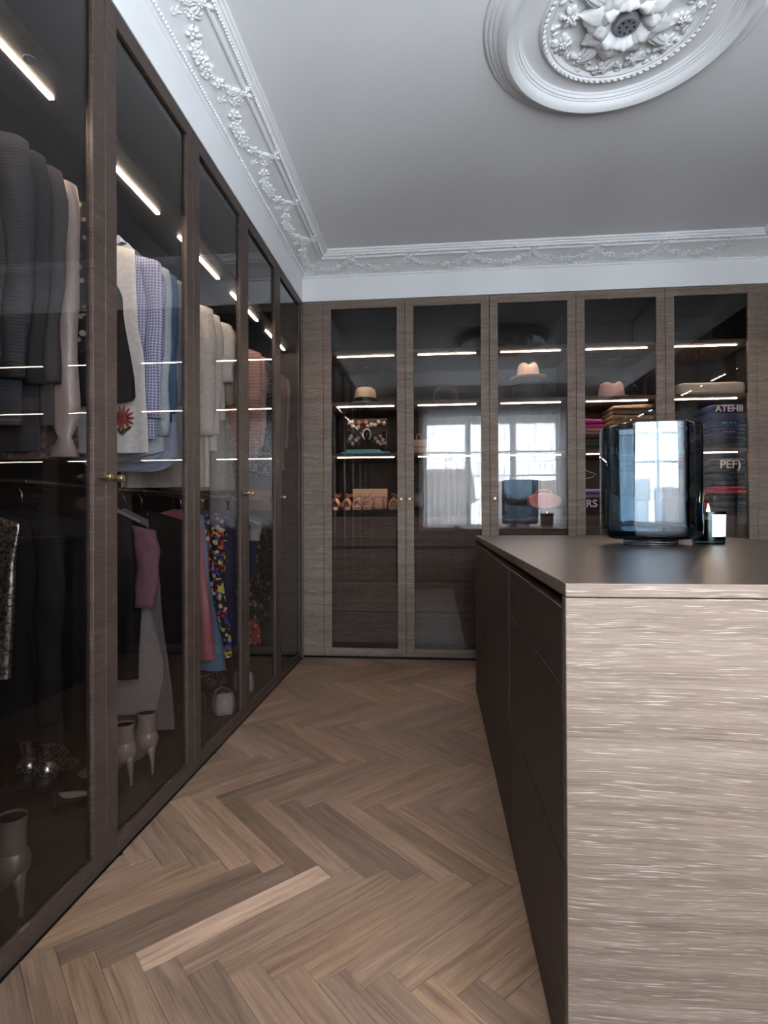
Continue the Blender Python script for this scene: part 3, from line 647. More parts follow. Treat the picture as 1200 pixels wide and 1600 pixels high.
garment('jersey_top', 'top', 'plain black jersey top hung in front of the embroidered white blouse', 'black', 1.90, ln=.62, prof=[(0, .03), (.12, .06), (.40, .15), (1, .20)], seed=9, group=G1, hemwave=.01)
eb = garment('embroidered_blouse', 'blouse', 'white cotton blouse with an embroidered dark red flower', 'white', 1.965, ln=.80, prof=[(0, .16), (.35, .17), (.6, .20), (1, .215)], seed=10, group=G1, folds=4, famp=.006)
b = B(); fc = Vector((-.175, 1.938, 1.395)); mm = Matrix.Rotation(PI/2, 3, 'X')
for k in range(14):
    a = TAU*k/14; q = mm @ Matrix.Rotation(a, 3, 'Z'); b.ell(fc+q @ Vector((.030, 0, 0)), (.020, .0052, .003), q, 6, 4)
b.ell(fc, (.019, .0034, .019), None, 12, 6)
b.build('embroidered_petals', plain('dark_red_thread', (.22, .018, .020), .8), eb, smooth=True)
B().ell(fc+Vector((.012, 0, -.030)), (.010, .003, .012), None, 8, 5).build('embroidered_centre', plain('yellow_thread', (.62, .45, .15), .8), eb, smooth=True)
b = B()
for k in range(5): b.ell(fc+Vector((-.022+.012*k, 0, -.05+.006*abs(k-2))), (.004, .003, .014), Matrix.Rotation((k-2)*.5, 3, 'Y'), 6, 4)
b.build('embroidered_stems', plain('black_thread', (.012, .012, .014), .8), eb, smooth=True)
garment('gingham_shirt', 'shirt', 'blue and white gingham check shirt with long sleeves', 'gingham', 2.022, ln=.74, sl=.60, sr=.052, collar='gingham', seed=11, group=G1)
garment('pale_shirt', 'shirt', 'pale grey blue cotton shirt between gingham and denim shirts', 'pale', 2.080, ln=.80, sl=.66, sr=.05, collar='pale', seed=12, group=G1, hemwave=.02)
garment('denim_shirt', 'shirt', 'dark blue denim shirt with long sleeves', 'denim', 2.138, ln=.66, sl=.56, sr=.05, collar='denim', seed=13, group=G1)
garment('oxford_shirt', 'shirt', 'light blue oxford shirt with curved hem, behind the denim shirt', 'sky', 2.20, ln=.82, sl=.52, sr=.055, collar='sky', seed=14, group=G1, hemwave=.03)
garment('cream_dress', 'dress', 'cream tunic dress with long pleats, first beside the white blouse', 'cream', 2.50, ln=.90, sl=.60, sr=.06, sr1=.055, seed=15, group=G1, folds=9, famp=.016)
garment('cream_shirt', 'shirt', 'cream button shirt with chest pockets', 'cream', 2.60, ln=.72, sl=.58, sr=.055, collar='ivory', seed=16, group=G1, folds=7)
garment('ivory_blouse', 'blouse', 'ivory short sleeved blouse with grey seam lines', 'ivory', 2.72, ln=.55, sl=.30, sr=.07, sr1=.065, seed=17, group=G1)
garment('beige_blouse', 'blouse', 'sheer beige blouse with neck ties', 'beige', 2.80, ln=.46, sl=.40, sr=.05, collar='beige', seed=18, group=G1)
garment('sand_skirt', 'skirt', 'sand coloured pleated linen skirt under the ivory blouse', 'khaki', 2.86, ln=.90, prof=[(0, .15), (1, .205)], seed=19, group=G1, folds=12, famp=.014, slope=.05)
garment('salmon_cardigan', 'cardigan', 'salmon pink ribbed knit cardigan', 'salmon', 3.20, ln=.70, sl=.62, sr=.06, seed=20, group=G1)
garment('blush_jacket', 'jacket', 'blush wool jacket beside the salmon cardigan', 'blush', 3.30, ln=.62, sl=.55, sr=.055, collar='blush', seed=21, group=G1)
garment('fleck_jumper', 'jumper', 'grey flecked knit jumper behind the blush jacket', 'speck', 3.45, ln=.78, sl=.66, seed=22, group=G1)
garment('dusky_coat', 'coat', 'dusky brown wool coat hung nearest the corner panel', 'dusk', 3.74, ln=.90, sl=.66, sr=.06, collar='dusk', seed=23, group=G1)
garment('pale_print_blouse', 'blouse', 'pale speckled blouse behind the dusky brown coat', 'greyt', 3.84, ln=.55, sl=.5, seed=24, group=G1)
# lower rail
Z2 = 1.14
garment('sequin_dress', 'dress', 'short silver sequinned dress hung above the greige boot', 'sequin', 1.365, Z2, ln=.46, prof=[(0, .18), (.4, .165), (1, .15)], seed=31, group=G2)
garment('black_coat', 'coat', 'long black wool coat hung beside the silver sequinned dress', 'black', 1.455, Z2, ln=.66, prof=[(0, .20), (.4, .18), (1, .235)], sl=.55, seed=32, group=G2)
garment('black_skirt', 'skirt', 'long black skirt on the lower rail behind the black coat', 'black', 1.60, Z2, ln=.68, prof=[(0, .225), (1, .235)], seed=33, group=G2, folds=8, famp=.016)
garment('black_blazer', 'blazer', 'black blazer with plum sleeves on the lower rail', 'black', 2.04, Z2, ln=.66, sl=.30, sr=.062, sr1=.05, seed=34, group=G2, prof=[(0, .165), (.3, .15), (1, .13)], smat='plum', slope=.45)
garment('grey_trousers', 'trousers', 'stone grey wool trousers hung above beige stiletto boots', 'greyt', 2.108, Z2, ln=.82, prof=[(0, .10), (.35, .13), (.8, .20), (1, .17)], seed=35, group=G2, folds=3, famp=.0065, slope=.5)
garment('tweed_trousers', 'trousers', 'dark grey tweed trousers behind the stone grey trousers', 'greyk', 2.17, Z2, ln=.90, prof=[(0, .10), (.35, .15), (1, .21)], seed=36, group=G2, folds=3, slope=.5)
garment('black_gown', 'dress', 'long black evening dress behind the dark grey tweed trousers', 'black', 2.30, Z2, ln=.84, prof=[(0, .19), (.2, .22), (1, .245)], seed=61, group=G2, folds=8)
garment('mauve_dress', 'dress', 'long mauve pink satin dress on the lower rail', 'mauve', 2.60, Z2, ln=.73, prof=[(0, .13), (.15, .15), (1, .205)], seed=37, group=G2, folds=9, famp=.010)
garment('blue_dress', 'dress', 'long petrol blue dress beside the mauve pink dress', 'bluedress', 2.67, Z2, ln=.80, prof=[(0, .12), (.3, .14), (1, .225)], seed=38, group=G2, folds=8, famp=.010)
garment('print_dress', 'dress', 'black dress with a bold red yellow and blue print', 'print', 2.76, Z2, ln=.76, prof=[(0, .16), (.3, .17), (1, .225)], sl=.30, seed=39, group=G2)
garment('navy_dress', 'dress', 'plain navy jersey dress behind the bold print dress', 'navy', 2.85, Z2, ln=.72, prof=[(0, .18), (1, .225)], sl=.40, seed=40, group=G2)
garment('olive_dress', 'dress', 'black dress with dull olive print beside the navy dress', 'olive', 2.93, Z2, ln=.80, prof=[(0, .18), (.4, .19), (1, .235)], seed=41, group=G2)
garment('sailor_top', 'top', 'navy top with broad white trim on the lower rail', 'navy', 3.20, Z2, ln=.40, sl=.12, sr=.05, seed=42, group=G2, smat='sailor')
df = garment('floral_dress', 'dress', 'dark brown floral dress with a red flowered hem', 'dfloral', 3.28, Z2, ln=.66, prof=[(0, .17), (.3, .16), (1, .20)], sl=.36, seed=43, group=G2)
body_mesh(3.28, .412, .26, [(0, .20), (1, .212)], .03, 43, 6, .010, .0).build('hem_panel', FB['redfl'], df, smooth=True)
garment('dark_floral_coat', 'coat', 'black and olive flowered coat behind the red hemmed dress', 'olive', 3.40, Z2, ln=.70, sl=.5, seed=44, group=G2)

# ------------------------------------------------------------------ shoes inside the hanging wardrobe
def heel_boot(label, heel_xy, z, ang, mat, hh=.105, shaft=.24, group='heeled boots', smat=None, name='ankle_boot', stiletto=True):
    """heel at heel_xy, toe pointing along ang (radians in plan)"""
    t = thing(name, label, 'boot', (heel_xy[0], heel_xy[1], z), group); dx, dy = math.cos(ang), math.sin(ang); px, py = -dy, dx
    def Pt(l, s, h): return (heel_xy[0]+dx*l+px*s, heel_xy[1]+dy*l+py*s, z+h)
    sec = [(.228, .004, .010, .006), (.215, .026, .022, .012), (.175, .038, .030, .020), (.135, .040, .045, .030), (.095, .034, .075, .040), (.060, .031, .115, .045)]
    up_ = []
    # foot: rings perpendicular to a rising centre line, then the shaft
    cl = [(.228, .014), (.20, .024), (.165, .034), (.125, .055), (.085, .090), (.052, .128), (.036, .160), (.032, .195), (.030, shaft)]
    wid = [.006, .024, .036, .038, .036, .035, .032, .031, .034]; hgt = [.006, .018, .026, .036, .048, .054, .042, .035, .037]
    loops = []
    for i, ((l, h), w, g) in enumerate(zip(cl, wid, hgt)):
        a_, c_ = cl[max(0, i-1)], cl[min(len(cl)-1, i+1)]; tl, th_ = c_[0]-a_[0], c_[1]-a_[1]; q = math.hypot(tl, th_); nl, nh = -th_/q, tl/q
        if i >= 6: nl, nh = -1, 0
        loops.append([Pt(l-nl*g*math.sin(k*TAU/16), w*math.cos(k*TAU/16), max(.003, h-nh*g*math.sin(k*TAU/16))) for k in range(16)])
    B().loft(loops, True, False).build('upper', mat, t, smooth=True)
    B().loft([[Pt(.030+.034*math.sin(k*TAU/16), .031*math.cos(k*TAU/16), shaft-.006) for k in range(16)]], True, True).build('lining', LE['inner'], t)
    B().ell(Pt(.026, 0, hh+.026), (.041, .038, .046), None, 16, 10).build('heel_counter', mat, t, smooth=True)
    if stiletto: B().tube([Pt(.012, 0, hh+.012), Pt(.004, 0, hh*.7), Pt(0, 0, .03), Pt(0, 0, 0)], [.024, .011, .0058, .005], 12).build('heel', smat or mat, t, smooth=True)
    else: B().tube([Pt(.018, 0, hh+.012), Pt(.016, 0, 0)], [.032, .030], 12).build('heel', smat or mat, t, smooth=True)
    return t
heel_boot('greige leather stiletto ankle boot under the silver sequinned dress', (-.058, 1.292), FZ, R(168), LE['beige'], shaft=.245, group=None)
heel_boot('pale nude stiletto ankle boot with its heel towards the door glass', (-.118, 2.045), FZ, R(160), LE['pinkbeige'], shaft=.235, group='nude stiletto boots')
heel_boot('pale nude stiletto ankle boot deeper in than its twin', (-.152, 1.955), FZ, R(172), LE['pinkbeige'], shaft=.225, group='nude stiletto boots')
heel_boot('silver sequinned boot under the long black coat', (-.530, 1.90), FZ, R(95), FB['sequin'], hh=.04, shaft=.26, group='silver boots', smat=M['black'], stiletto=False)
heel_boot('silver sequinned boot between its twin and the black pump', (-.442, 1.875), FZ, R(95), FB['sequin'], hh=.04, shaft=.26, group='silver boots', smat=M['black'], stiletto=False)
def flat_shoe(label, c, ang, mat, inner, ln=.24, w=.040, h=.055, name='shoe', cat='shoe', group=None, sole=None, trim=None):
    t = thing(name, label, cat, (c[0], c[1], FZ), group); dx, dy = math.cos(ang), math.sin(ang); px, py = -dy, dx
    def Pt(l, s, z): return (c[0]+dx*l+px*s, c[1]+dy*l+py*s, FZ+z)
    out = [(l, w*(.25+1.05*math.sin(PI*min(.98, max(.04, (l/ln)*.86+.12)))**.7)*(1.0 if l < ln*.75 else 1-.9*((l/ln-.75)/.25)**2)) for l in [ln*i/10 for i in range(11)]]
    def loop(z, k, zf=0): return [Pt(l*1.0+(ln*.5-l)*(1-k), s*k, z+zf*max(0, 1-l/ln*1.8)) for l, s in out]+[Pt(l+(ln*.5-l)*(1-k), -s*k, z+zf*max(0, 1-l/ln*1.8)) for l, s in out[::-1]]
    B().loft([loop(0, 1), loop(.012, 1.03)]).build('sole', sole or M['black'], t, smooth=False)
    B().loft([loop(.012, 1.0), loop(h*.55, 1.02, .012), loop(h, .86, .03), loop(h*.96, .80, .03)], False, False).build('upper', mat, t, smooth=True)
    B().loft([loop(h*.72, .82, .018)], True, True).build('insole', inner, t)
    if trim:
        for k in range(3): B().tube([Pt(ln*(.50+.08*k), -w*.75, h*.80), Pt(ln*(.52+.08*k), 0, h*1.12), Pt(ln*(.50+.08*k), w*.75, h*.80)], .0035, 6).build('strap', trim, t, smooth=True)
    return t
flat_shoe('black pump with a pale insole beside the silver boots', (-.12, 1.75), R(165), LE['blackl'], LE['inner'], name='pump', group='shoes on the wardrobe floor')
flat_shoe('white sneaker with black stripes below the colourful dresses', (-.080, 2.68), R(115), LE['whitel'], LE['whitel'], ln=.27, w=.042, h=.072, name='sneaker', group='sneakers', sole=LE['whitel'], trim=LE['blackl'])
flat_shoe('white sneaker with black stripes, behind its pair', (-.095, 3.03), R(115), LE['whitel'], LE['whitel'], ln=.27, w=.042, h=.072, name='sneaker', group='sneakers', sole=LE['whitel'], trim=LE['blackl'])
flat_shoe('black patent mule with gold straps beside the white sneakers', (-.205, 2.63), R(115), LE['blackl'], LE['gold'], h=.075, name='mule', group='black mules', trim=LE['gold'])
flat_shoe('black patent mule with gold straps, nearer the wardrobe back than its pair', (-.330, 2.60), R(115), LE['blackl'], LE['gold'], h=.075, name='mule', group='black mules', trim=LE['gold'])
heel_boot('purple flowered boot below the petrol blue dress', (-.285, 3.06), FZ, R(170), FB['purple'], hh=.05, shaft=.24, group='purple flowered boots', smat=M['black'], stiletto=False)
heel_boot('purple flowered boot, behind its pair below the blue dress', (-.290, 3.20), FZ, R(172), FB['purple'], hh=.05, shaft=.24, group='purple flowered boots', smat=M['black'], stiletto=False)
for k, y_ in enumerate((1.26, 1.70, 2.36)):
    c = (-.12, y_, FZ+.0)
# ------------------------------------------------------------------ shelves: hats
def hat(name, label, c, rw, h, mat, band=None, brim=.0, dent=.0, taper=.82, pinch=0.0, roll_=.012):
    t = thing(name, label, 'hat', c, 'hats on the upper shelf'); n = 36; loops = []
    prof_ = [(1, 0), (.985, .25), (.95, .55), (.90, .78), (taper, .92), (taper*.82, .985), (taper*.5, 1.0), (taper*.2, 1.0), (.02, 1.0)]
    for i, (r, z) in enumerate(prof_):
        lp = []
        for k in range(n):
            a = TAU*k/n; x = r*rw*math.cos(a); y = r*rw*1.14*math.sin(a); zz = h*z
            if dent: zz -= dent*math.exp(-(x/(rw*.30))**2)*max(0, z-.5)*2*(.55+.45*math.cos(a*1+.0)) if False else dent*math.exp(-((x+rw*.05)/(rw*.33))**2)*max(0, z-.55)*2.2
            if pinch and y < 0: x *= 1-pinch*z*min(1, -y/(rw*.8))
            lp.append((c[0]+x, c[1]+y, c[2]+.012+zz))
        loops.append(lp)
    B().loft(loops, False, True).build('crown', mat, t, smooth=True)
    if band: B().loft([[(c[0]+(rw+.002)*f_*math.cos(TAU*k/n), c[1]+(rw+.002)*1.14*f_*math.sin(TAU*k/n), c[2]+z) for k in range(n)] for f_, z in ((1.0, .026), (.985, .060))], False, False).build('hat_band', band, t, smooth=True)
    bl = []
    for f_, dz in ((.96, .014), (1.0+brim*.5, .006), (1.0+brim, .006+roll_), (1.0+brim*1.005, .003+roll_), (1.0+brim*.5, .0), (.96, .008)):
        bl.append([(c[0]+rw*f_*math.cos(TAU*k/n), c[1]+rw*1.14*f_*math.sin(TAU*k/n), c[2]+dz+.004*math.cos(2*TAU*k/n)*(f_-1)) for k in range(n)])
    B().loft(bl+[bl[0]], False, False).build('brim', mat, t, smooth=True); return t
straw = pattern('woven_straw', 'gingham', [(.62, .50, .33), (.50, .39, .25)], 240)
felt = lambda n, c: plain(n, c, .9, 0, .08, 90, .15, .1, .3)
hat('straw_hat', 'cream straw hat with a broad black band', (.432, 4.24, S2T), .088, .132, straw, FB['black'], brim=.55)
hat('bowler_hat', 'black felt hat with a rounded crown', (1.045, 4.24, S2T), .098, .118, felt('black_felt', (.016, .015, .017)), None, brim=.42)
hb = thing('hat_box', 'dark grey round hat box under the pale beige fedora', 'box', (1.66, 4.25, S2T))
B().lathe([(.118, 0), (.118, .128)], (1.66, 4.25, S2T), 40).build('box_body', plain('dark_grey_card', (.030, .030, .034), .7), hb); B().lathe([(.121, .1285), (.121, .168), (.117, .171)], (1.66, 4.25, S2T), 40).build('box_lid', plain('charcoal_card', (.036, .036, .040), .7), hb)
hat('fedora', 'pale beige fedora with a pinched crown on a hat box', (1.66, 4.24, S2T+.1712), .082, .120, felt('beige_felt', (.46, .34, .27)), None, brim=.62, dent=.026, pinch=.18, taper=.78)
hat('felt_hat', 'dusty pink felt hat with a creased crown', (2.262, 4.24, S2T), .092, .128, felt('dusty_pink_felt', (.40, .23, .20)), None, brim=.5, dent=.022, pinch=.10, taper=.82)
# ------------------------------------------------------------------ shelves: bags and boxes
def rbox(x0, x1, y0, y1, z0, z1, r=.02, bulge=.0, n=5, seed=0, wob=0.0):
    """rounded, slightly bulging soft box"""
    rs = random.Random(seed); lv = 8; loops = []; ph = rs.uniform(0, 6)
    for i in range(lv+1):
        t = i/lv; e = (1-abs(2*t-1)**4)**.5 if 0 < i < lv else 0; ins = r*(1-e)-bulge*e; lp = []
        X0, X1, Y0, Y1 = x0+ins, x1-ins, y0+ins, y1-ins
        for cx, cy_, a0 in ((X1-r, Y1-r, 0), (X0+r, Y1-r, PI/2), (X0+r, Y0+r, PI), (X1-r, Y0+r, 1.5*PI)):
            for k in range(n+1):
                a = a0+k*PI/2/n; lp.append((cx+r*math.cos(a), cy_+r*math.sin(a)+wob*math.sin(a*5+t*9+ph), z0+(z1-z0)*t+wob*math.sin(cx*40+ph)*(1 if t > .5 else 0)))
        loops.append(lp)
    return B().loft(loops)
# books and the embroidered handbag
o = rbox(.262, .628, 4.10, 4.36, S3T+.0, S3T+.018, .004).build('clutch_tray', plain('bright_blue_lacquer', (.08, .30, .62), .3)); tag(o, 'flat bright blue box under the embroidered handbag', 'box')
o = rbox(.300, .560, 4.11, 4.34, S3T+.0182, S3T+.036, .004).build('flat_case', plain('green_lacquer', (.10, .32, .20), .4)); tag(o, 'thin green box between the handbag and a blue box', 'box')
zb = S3T+.0365; hbg = thing('handbag', 'black suede handbag embroidered with pink flowers, silver horseshoe clasp', 'handbag', (.455, 4.19, zb))
blk = plain('black_suede', (.012, .010, .011), .85, sheen=.2)
rbox(.310, .600, 4.145, 4.235, zb, zb+.225, .016).build('bag_body', blk, hbg, smooth=True)
fl = B(); top_ = [(.304, zb+.232), (.606, zb+.232), (.610, zb+.150), (.520, zb+.098), (.455, zb+.088), (.390, zb+.098), (.300, zb+.150)]
fl.loft([[(x, 4.143, z) for x, z in top_], [(x, 4.132, z) for x, z in top_]]).build('front_flap', blk, hbg)
hs_ = [(.455+.030*math.cos(a), 4.127, zb+.112+.042*math.sin(a)) for a in [-1.05+k*(PI+2.1)/14 for k in range(15)]]
B().tube(hs_, [.006]*15, 8).build('horseshoe_clasp', LE['silver'], hbg, smooth=True)
B().tube([(.455, 4.130, zb+.075), (.455, 4.128, zb+.125)], .012, 10, .5).build('clasp_tongue', M['black'], hbg, smooth=True)
fm = {}
for nm, col in (('pink', (.62, .33, .30)), ('cream', (.66, .55, .46)), ('coral', (.55, .14, .09))):
    bb_ = B(); mm = Matrix.Rotation(PI/2, 3, 'X'); flower(bb_, (0, 0, 0), .0165, mm); oo = bb_.build('x', plain(nm+'_thread', col, .8), None, smooth=True, origin=(0, 0, 0)); fm[nm] = oo.data; bpy.data.objects.remove(oo)
bb_ = B(); leaf(bb_, (-.012, 0, 0), .030, .4, mm); leaf(bb_, (-.010, 0, -.006), .026, 2.4, mm); oo = bb_.build('x', plain('green_thread', (.06, .13, .05), .8), None, smooth=True, origin=(0, 0, 0)); fm['leaf'] = oo.data; bpy.data.objects.remove(oo)
for nm, x, z in (('pink', .325, .205), ('cream', .350, .182), ('cream', .345, .212), ('coral', .397, .205), ('pink', .392, .172), ('leaf', .372, .19), ('coral', .450, .207), ('leaf', .425, .20), ('pink', .462, .178), ('cream', .492, .190), ('cream', .520, .185), ('pink', .545, .207), ('leaf', .56, .192), ('pink', .585, .195), ('leaf', .48, .165), ('leaf', .33, .185)):
    place('embroidered_flower' if nm != 'leaf' else 'embroidered_leaf', fm[nm], (x, 4.130, zb+z), hbg)
for nm, x, z in (('pink', .325, .085), ('pink', .345, .050), ('cream', .335, .105), ('cream', .372, .075), ('leaf', .355, .085), ('pink', .390, .095), ('leaf', .328, .06), ('pink', .520, .088), ('cream', .538, .062), ('pink', .560, .045), ('cream', .575, .075), ('leaf', .548, .09), ('cream', .555, .102), ('pink', .590, .050), ('leaf', .515, .06)):
    place('embroidered_flower' if nm != 'leaf' else 'embroidered_leaf', fm[nm], (x, 4.1435, zb+z), hbg)
# tan bags and shoes on the counter
def tote(label, x0, x1, y0, y1, z0, h, mat, flap=.4, handles=2, name='handbag', hw=.3):
    t = thing(name, label, 'handbag', ((x0+x1)/2, (y0+y1)/2, z0)); rbox(x0, x1, y0, y1, z0, z0+h, .014).build('bag_body', mat, t, smooth=True)
    if flap:
        B().box(x0+.004, x1-.004, y0-.006, y0-.0005, z0+h*(1-flap), z0+h*.99).build('front_flap', mat, t, bevel=.002)
        B().box(x0+.02, x1-.02, y0-.009, y0-.0065, z0+h*(1-flap)-.004, z0+h*(1-flap)+.006).build('belt_strap', LE['brown'], t)
    for k in range(handles):
        yy = y0+.012+(y1-y0-.024)*k; c = (x0+x1)/2; w = (x1-x0)*hw
        B().tube([(c-w*.5, yy, z0+h-.02)]+[(c-w*.5*math.cos(a), yy, z0+h+.045*math.sin(a)) for a in [PI*i/10 for i in range(11)]]+[(c+w*.5, yy, z0+h-.02)], .0045, 8).build('handle', mat, t, smooth=True)
    return t
tote('tan leather satchel with a dark belt strap, behind nude lace shoes', .318, .598, 4.305, 4.405, S4T, .168, LE['tan'], handles=0)
tote('beige suede bag standing alone beside the black felt hat shelf', .775, .915, 4.20, 4.31, S3T, .115, LE['nude'], flap=.5, handles=1)
tote('rounded black leather handbag on the counter below a beige bag', .772, .88, 4.16, 4.27, S4T, .135, LE['blackl'], flap=0, handles=1)
def sandal(label, cx, y, mat, kind, group):
    t = thing('sandal', label, 'shoe', (cx, y, S4T), group)
    prof_ = [(-.034, y-.055), (-.030, y-.065), (0, y-.078), (.030, y-.065), (.034, y-.05), (.028, y+.06), (.022, y+.13), (-.022, y+.13), (-.028, y+.06)]
    B().loft([[(cx+x, yy, S4T+.002) for x, yy in prof_], [(cx+x*1.03, yy, S4T+.024+max(0, (yy-y)*.30)) for x, yy in prof_]]).build('sole', mat, t)
    for k, (yy, hz) in enumerate(((y-.05, .050), (y-.025, .060), (y+.005, .070))):
        B().tube([(cx-.034*math.cos(a), yy, S4T+.02+hz*math.sin(a)) for a in [PI*i/8 for i in range(9)]], .0058, 8).build('strap', mat, t, smooth=True)
    if kind == 'sandal': B().tube([(cx+.024*math.cos(a), y+.10+.02*math.sin(a), S4T+.115+.012*math.sin(a*2)) for a in [TAU*i/14 for i in range(15)]], .004, 6).build('ankle_strap', mat, t, smooth=True)
    else:
        B().loft([[(cx+.028*math.cos(k*TAU/14), y+.02+yo+.035*math.sin(k*TAU/14), S4T+z) for k in range(14)] for yo, z in ((0, .03), (.03, .07), (.05, .10))], False, False).build('upper', mat, t, smooth=True)
        for q in range(4): B().tube([(cx-.018, y+.000+q*.010, S4T+.052+q*.013), (cx+.018, y+.000+q*.010, S4T+.058+q*.013)], .003, 6).build('lace', LE['whitel'], t, smooth=True)
        B().tube([(cx, y+.035, S4T+.105), (cx+.03, y+.0, S4T+.135), (cx+.045, y-.02, S4T+.09), (cx+.03, y-.04, S4T+.03)], .002, 6).build('lace_tie', LE['whitel'], t, smooth=True)
    return t
sandal('rose gold strappy sandal at the end panel', .212, 4.155, LE['rose'], 'sandal', 'rose gold sandals'); sandal('rose gold strappy sandal beside the nude lace shoes', .300, 4.155, LE['rose'], 'sandal', 'rose gold sandals')
sandal('nude suede lace shoe beside the rose gold sandal', .3815, 4.150, LE['nude'], 'lace', 'nude lace shoes'); sandal('nude suede lace shoe, second of its pair', .4635, 4.150, LE['nude'], 'lace', 'nude lace shoes')
tote('small nude suede pouch beside the lace shoes', .505, .580, 4.12, 4.20, S4T, .095, LE['nude'], flap=0, handles=0, name='pouch')
sandal('brown strappy sandal beside the nude suede pouch', .655, 4.155, LE['tan'], 'sandal', None)
pb = thing('round_handbag', 'pale pink round leather handbag on the counter', 'handbag', (1.77, 4.26, S4T)); pk = leather('pale_pink_leather', (.48, .16, .17), .5)
B().loft([[(1.77+.125*f_*math.cos(k*TAU/32), y_, S4T+.062+.062*f_*math.sin(k*TAU/32)) for k in range(32)] for f_, y_ in ((.9, 4.20), (1, 4.215), (1, 4.29), (.9, 4.305))]).build('bag_body', pk, pb, smooth=False)
B().tube([(1.77+.06*math.cos(a), 4.25, S4T+.118+.03*math.sin(a)) for a in [PI*i/8 for i in range(9)]], .004, 8).build('handle', pk, pb, smooth=True)
# ------------------------------------------------------------------ shelves: folded clothes
def text(s, size, mat, parent, loc, name='printed_letters', rot=(PI/2, 0, 0), shear=0, ext=.0006):
    cu = bpy.data.curves.new('lettering', 'FONT'); cu.body = s; cu.size = size; cu.extrude = ext; cu.offset = size*.02; cu.align_x = 'CENTER'; cu.shear = shear
    to = bpy.data.objects.new('lettering', cu); C.objects.link(to); me = bpy.data.meshes.new_from_object(to.evaluated_get(bpy.context.evaluated_depsgraph_get())); bpy.data.objects.remove(to)
    me.materials.clear(); me.materials.append(mat); from mathutils import Euler
    return place(name, me, loc, parent, Euler(rot).to_matrix().to_4x4())
def folded(label, x0, x1, z0, z1, mat, y0=4.10, y1=4.40, seed=1, group='folded clothes', name='folded_jumper', cat='jumper'):
    t = thing(name, label, cat, ((x0+x1)/2, (y0+y1)/2, z0), group); h = z1-z0; m_ = FB[mat] if isinstance(mat, str) else mat
    rbox(x0, x1, y0, y1, z0, z0+h*.5, min(.02, h*.4), .003, seed=seed, wob=.0025).build('lower_fold', m_, t, smooth=True)
    rbox(x0+.004, x1-.006, y0-.004, y1-.02, z0+h*.5, z1, min(.02, h*.4), .003, seed=seed+9, wob=.0035).build('upper_fold', m_, t, smooth=True); return t
K = lambda n, c: fabric(n, c, .9, .15, 120)
knits = dict(grey=K('dark_grey_knit', (.05, .05, .055)), rose=K('rose_knit', (.36, .17, .15)), mag=K('magenta_knit', (.36, .045, .18)), brown=K('brown_knit', (.13, .085, .055)), brown2=K('light_brown_knit', (.20, .135, .085)), pink=K('soft_pink_knit', (.48, .24, .25)), must=K('mustard_knit', (.42, .27, .10)), purp=K('dark_purple_knit', (.10, .02, .08)), lil=K('lilac_knit', (.24, .17, .30)), navy=K('navy_sweat', (.020, .026, .085)), dark=K('black_sweat', (.016, .016, .02)), red=K('red_knit', (.42, .03, .045)), green=K('green_knit', (.05, .25, .16)), sand=K('sand_knit', (.42, .36, .24)))
cream_ink = plain('cream_print', (.70, .62, .52), .7); green_ink = plain('green_print', (.05, .42, .28), .7); white_ink = plain('white_print', (.72, .72, .74), .7)
x0_ = 1.995
folded('dark grey folded jumper at the bottom of the pink stack', 2.00, 2.185, S3T, S3T+.060, knits['grey'], seed=1); folded('dark grey folded jumper directly under the rose jumper', 2.00, 2.18, S3T+.061, S3T+.118, knits['grey'], seed=2)
folded('rose folded jumper under the magenta one', 1.995, 2.19, S3T+.119, S3T+.160, knits['rose'], seed=3); folded('magenta folded jumper on top of its stack', 1.99, 2.165, S3T+.161, S3T+.232, knits['mag'], seed=4)
zz = S3T
for k, (h_, mt, lb, xa, xb) in enumerate(((.085, 'brown', 'dark brown folded jumper at the bottom of the brown stack', 2.21, 2.52), (.06, 'purp', 'dark purple folded jumper in the brown stack', 2.205, 2.53), (.030, 'pink', 'soft pink folded jumper between purple and brown ones', 2.22, 2.44), (.075, 'brown2', 'light brown folded jumper in the brown stack', 2.215, 2.515), (.070, 'brown', 'dark brown folded jumper on top of the brown stack', 2.225, 2.52))):
    folded(lb, xa, xb, zz, zz+h_, knits[mt], seed=20+k); zz += h_+.001
rs_ = folded('black folded sweatshirt printed RS under a lilac jumper', 1.995, 2.20, S4T, S4T+.075, knits['dark'], seed=31, name='folded_sweatshirt', cat='sweatshirt'); text('RS', .075, cream_ink, rs_, (2.075, 4.088, S4T+.014))
folded('lilac folded jumper on a black sweatshirt', 1.99, 2.19, S4T+.076, S4T+.142, knits['lil'], seed=32)
tag(B().tube([(2.012, 4.25, 1.4665), (2.014, 4.25, S4T+.34)]+[(2.02+.04*k*.5, 4.25, S4T+.30+.014*math.sin(k*1.1)) for k in range(2)]+[(2.10, 4.24, S4T+.275), (2.15, 4.23, S4T+.26), (2.12, 4.23, S4T+.235), (2.06, 4.23, S4T+.225)]+[(2.05, 4.24, S4T+.143)], .0022, 6).build('cord_necklace', LE['whitel'], None, smooth=True), 'thin white cord loop above the lilac jumper', 'necklace')
folded('dark grey folded jumper on the counter below the brown stack', 2.25, 2.52, S4T, S4T+.11, knits['grey'], seed=33)
sb = thing('storage_bag', 'cream quilted storage bag lying on the upper shelf', 'storage bag', (2.90, 4.22, S2T)); crm = fabric('cream_canvas', (.62, .55, .44))
rbox(2.66, 3.115, 4.07, 4.38, S2T, S2T+.092, .03, .004, seed=5, wob=.002).build('bag_body', crm, sb, smooth=True)
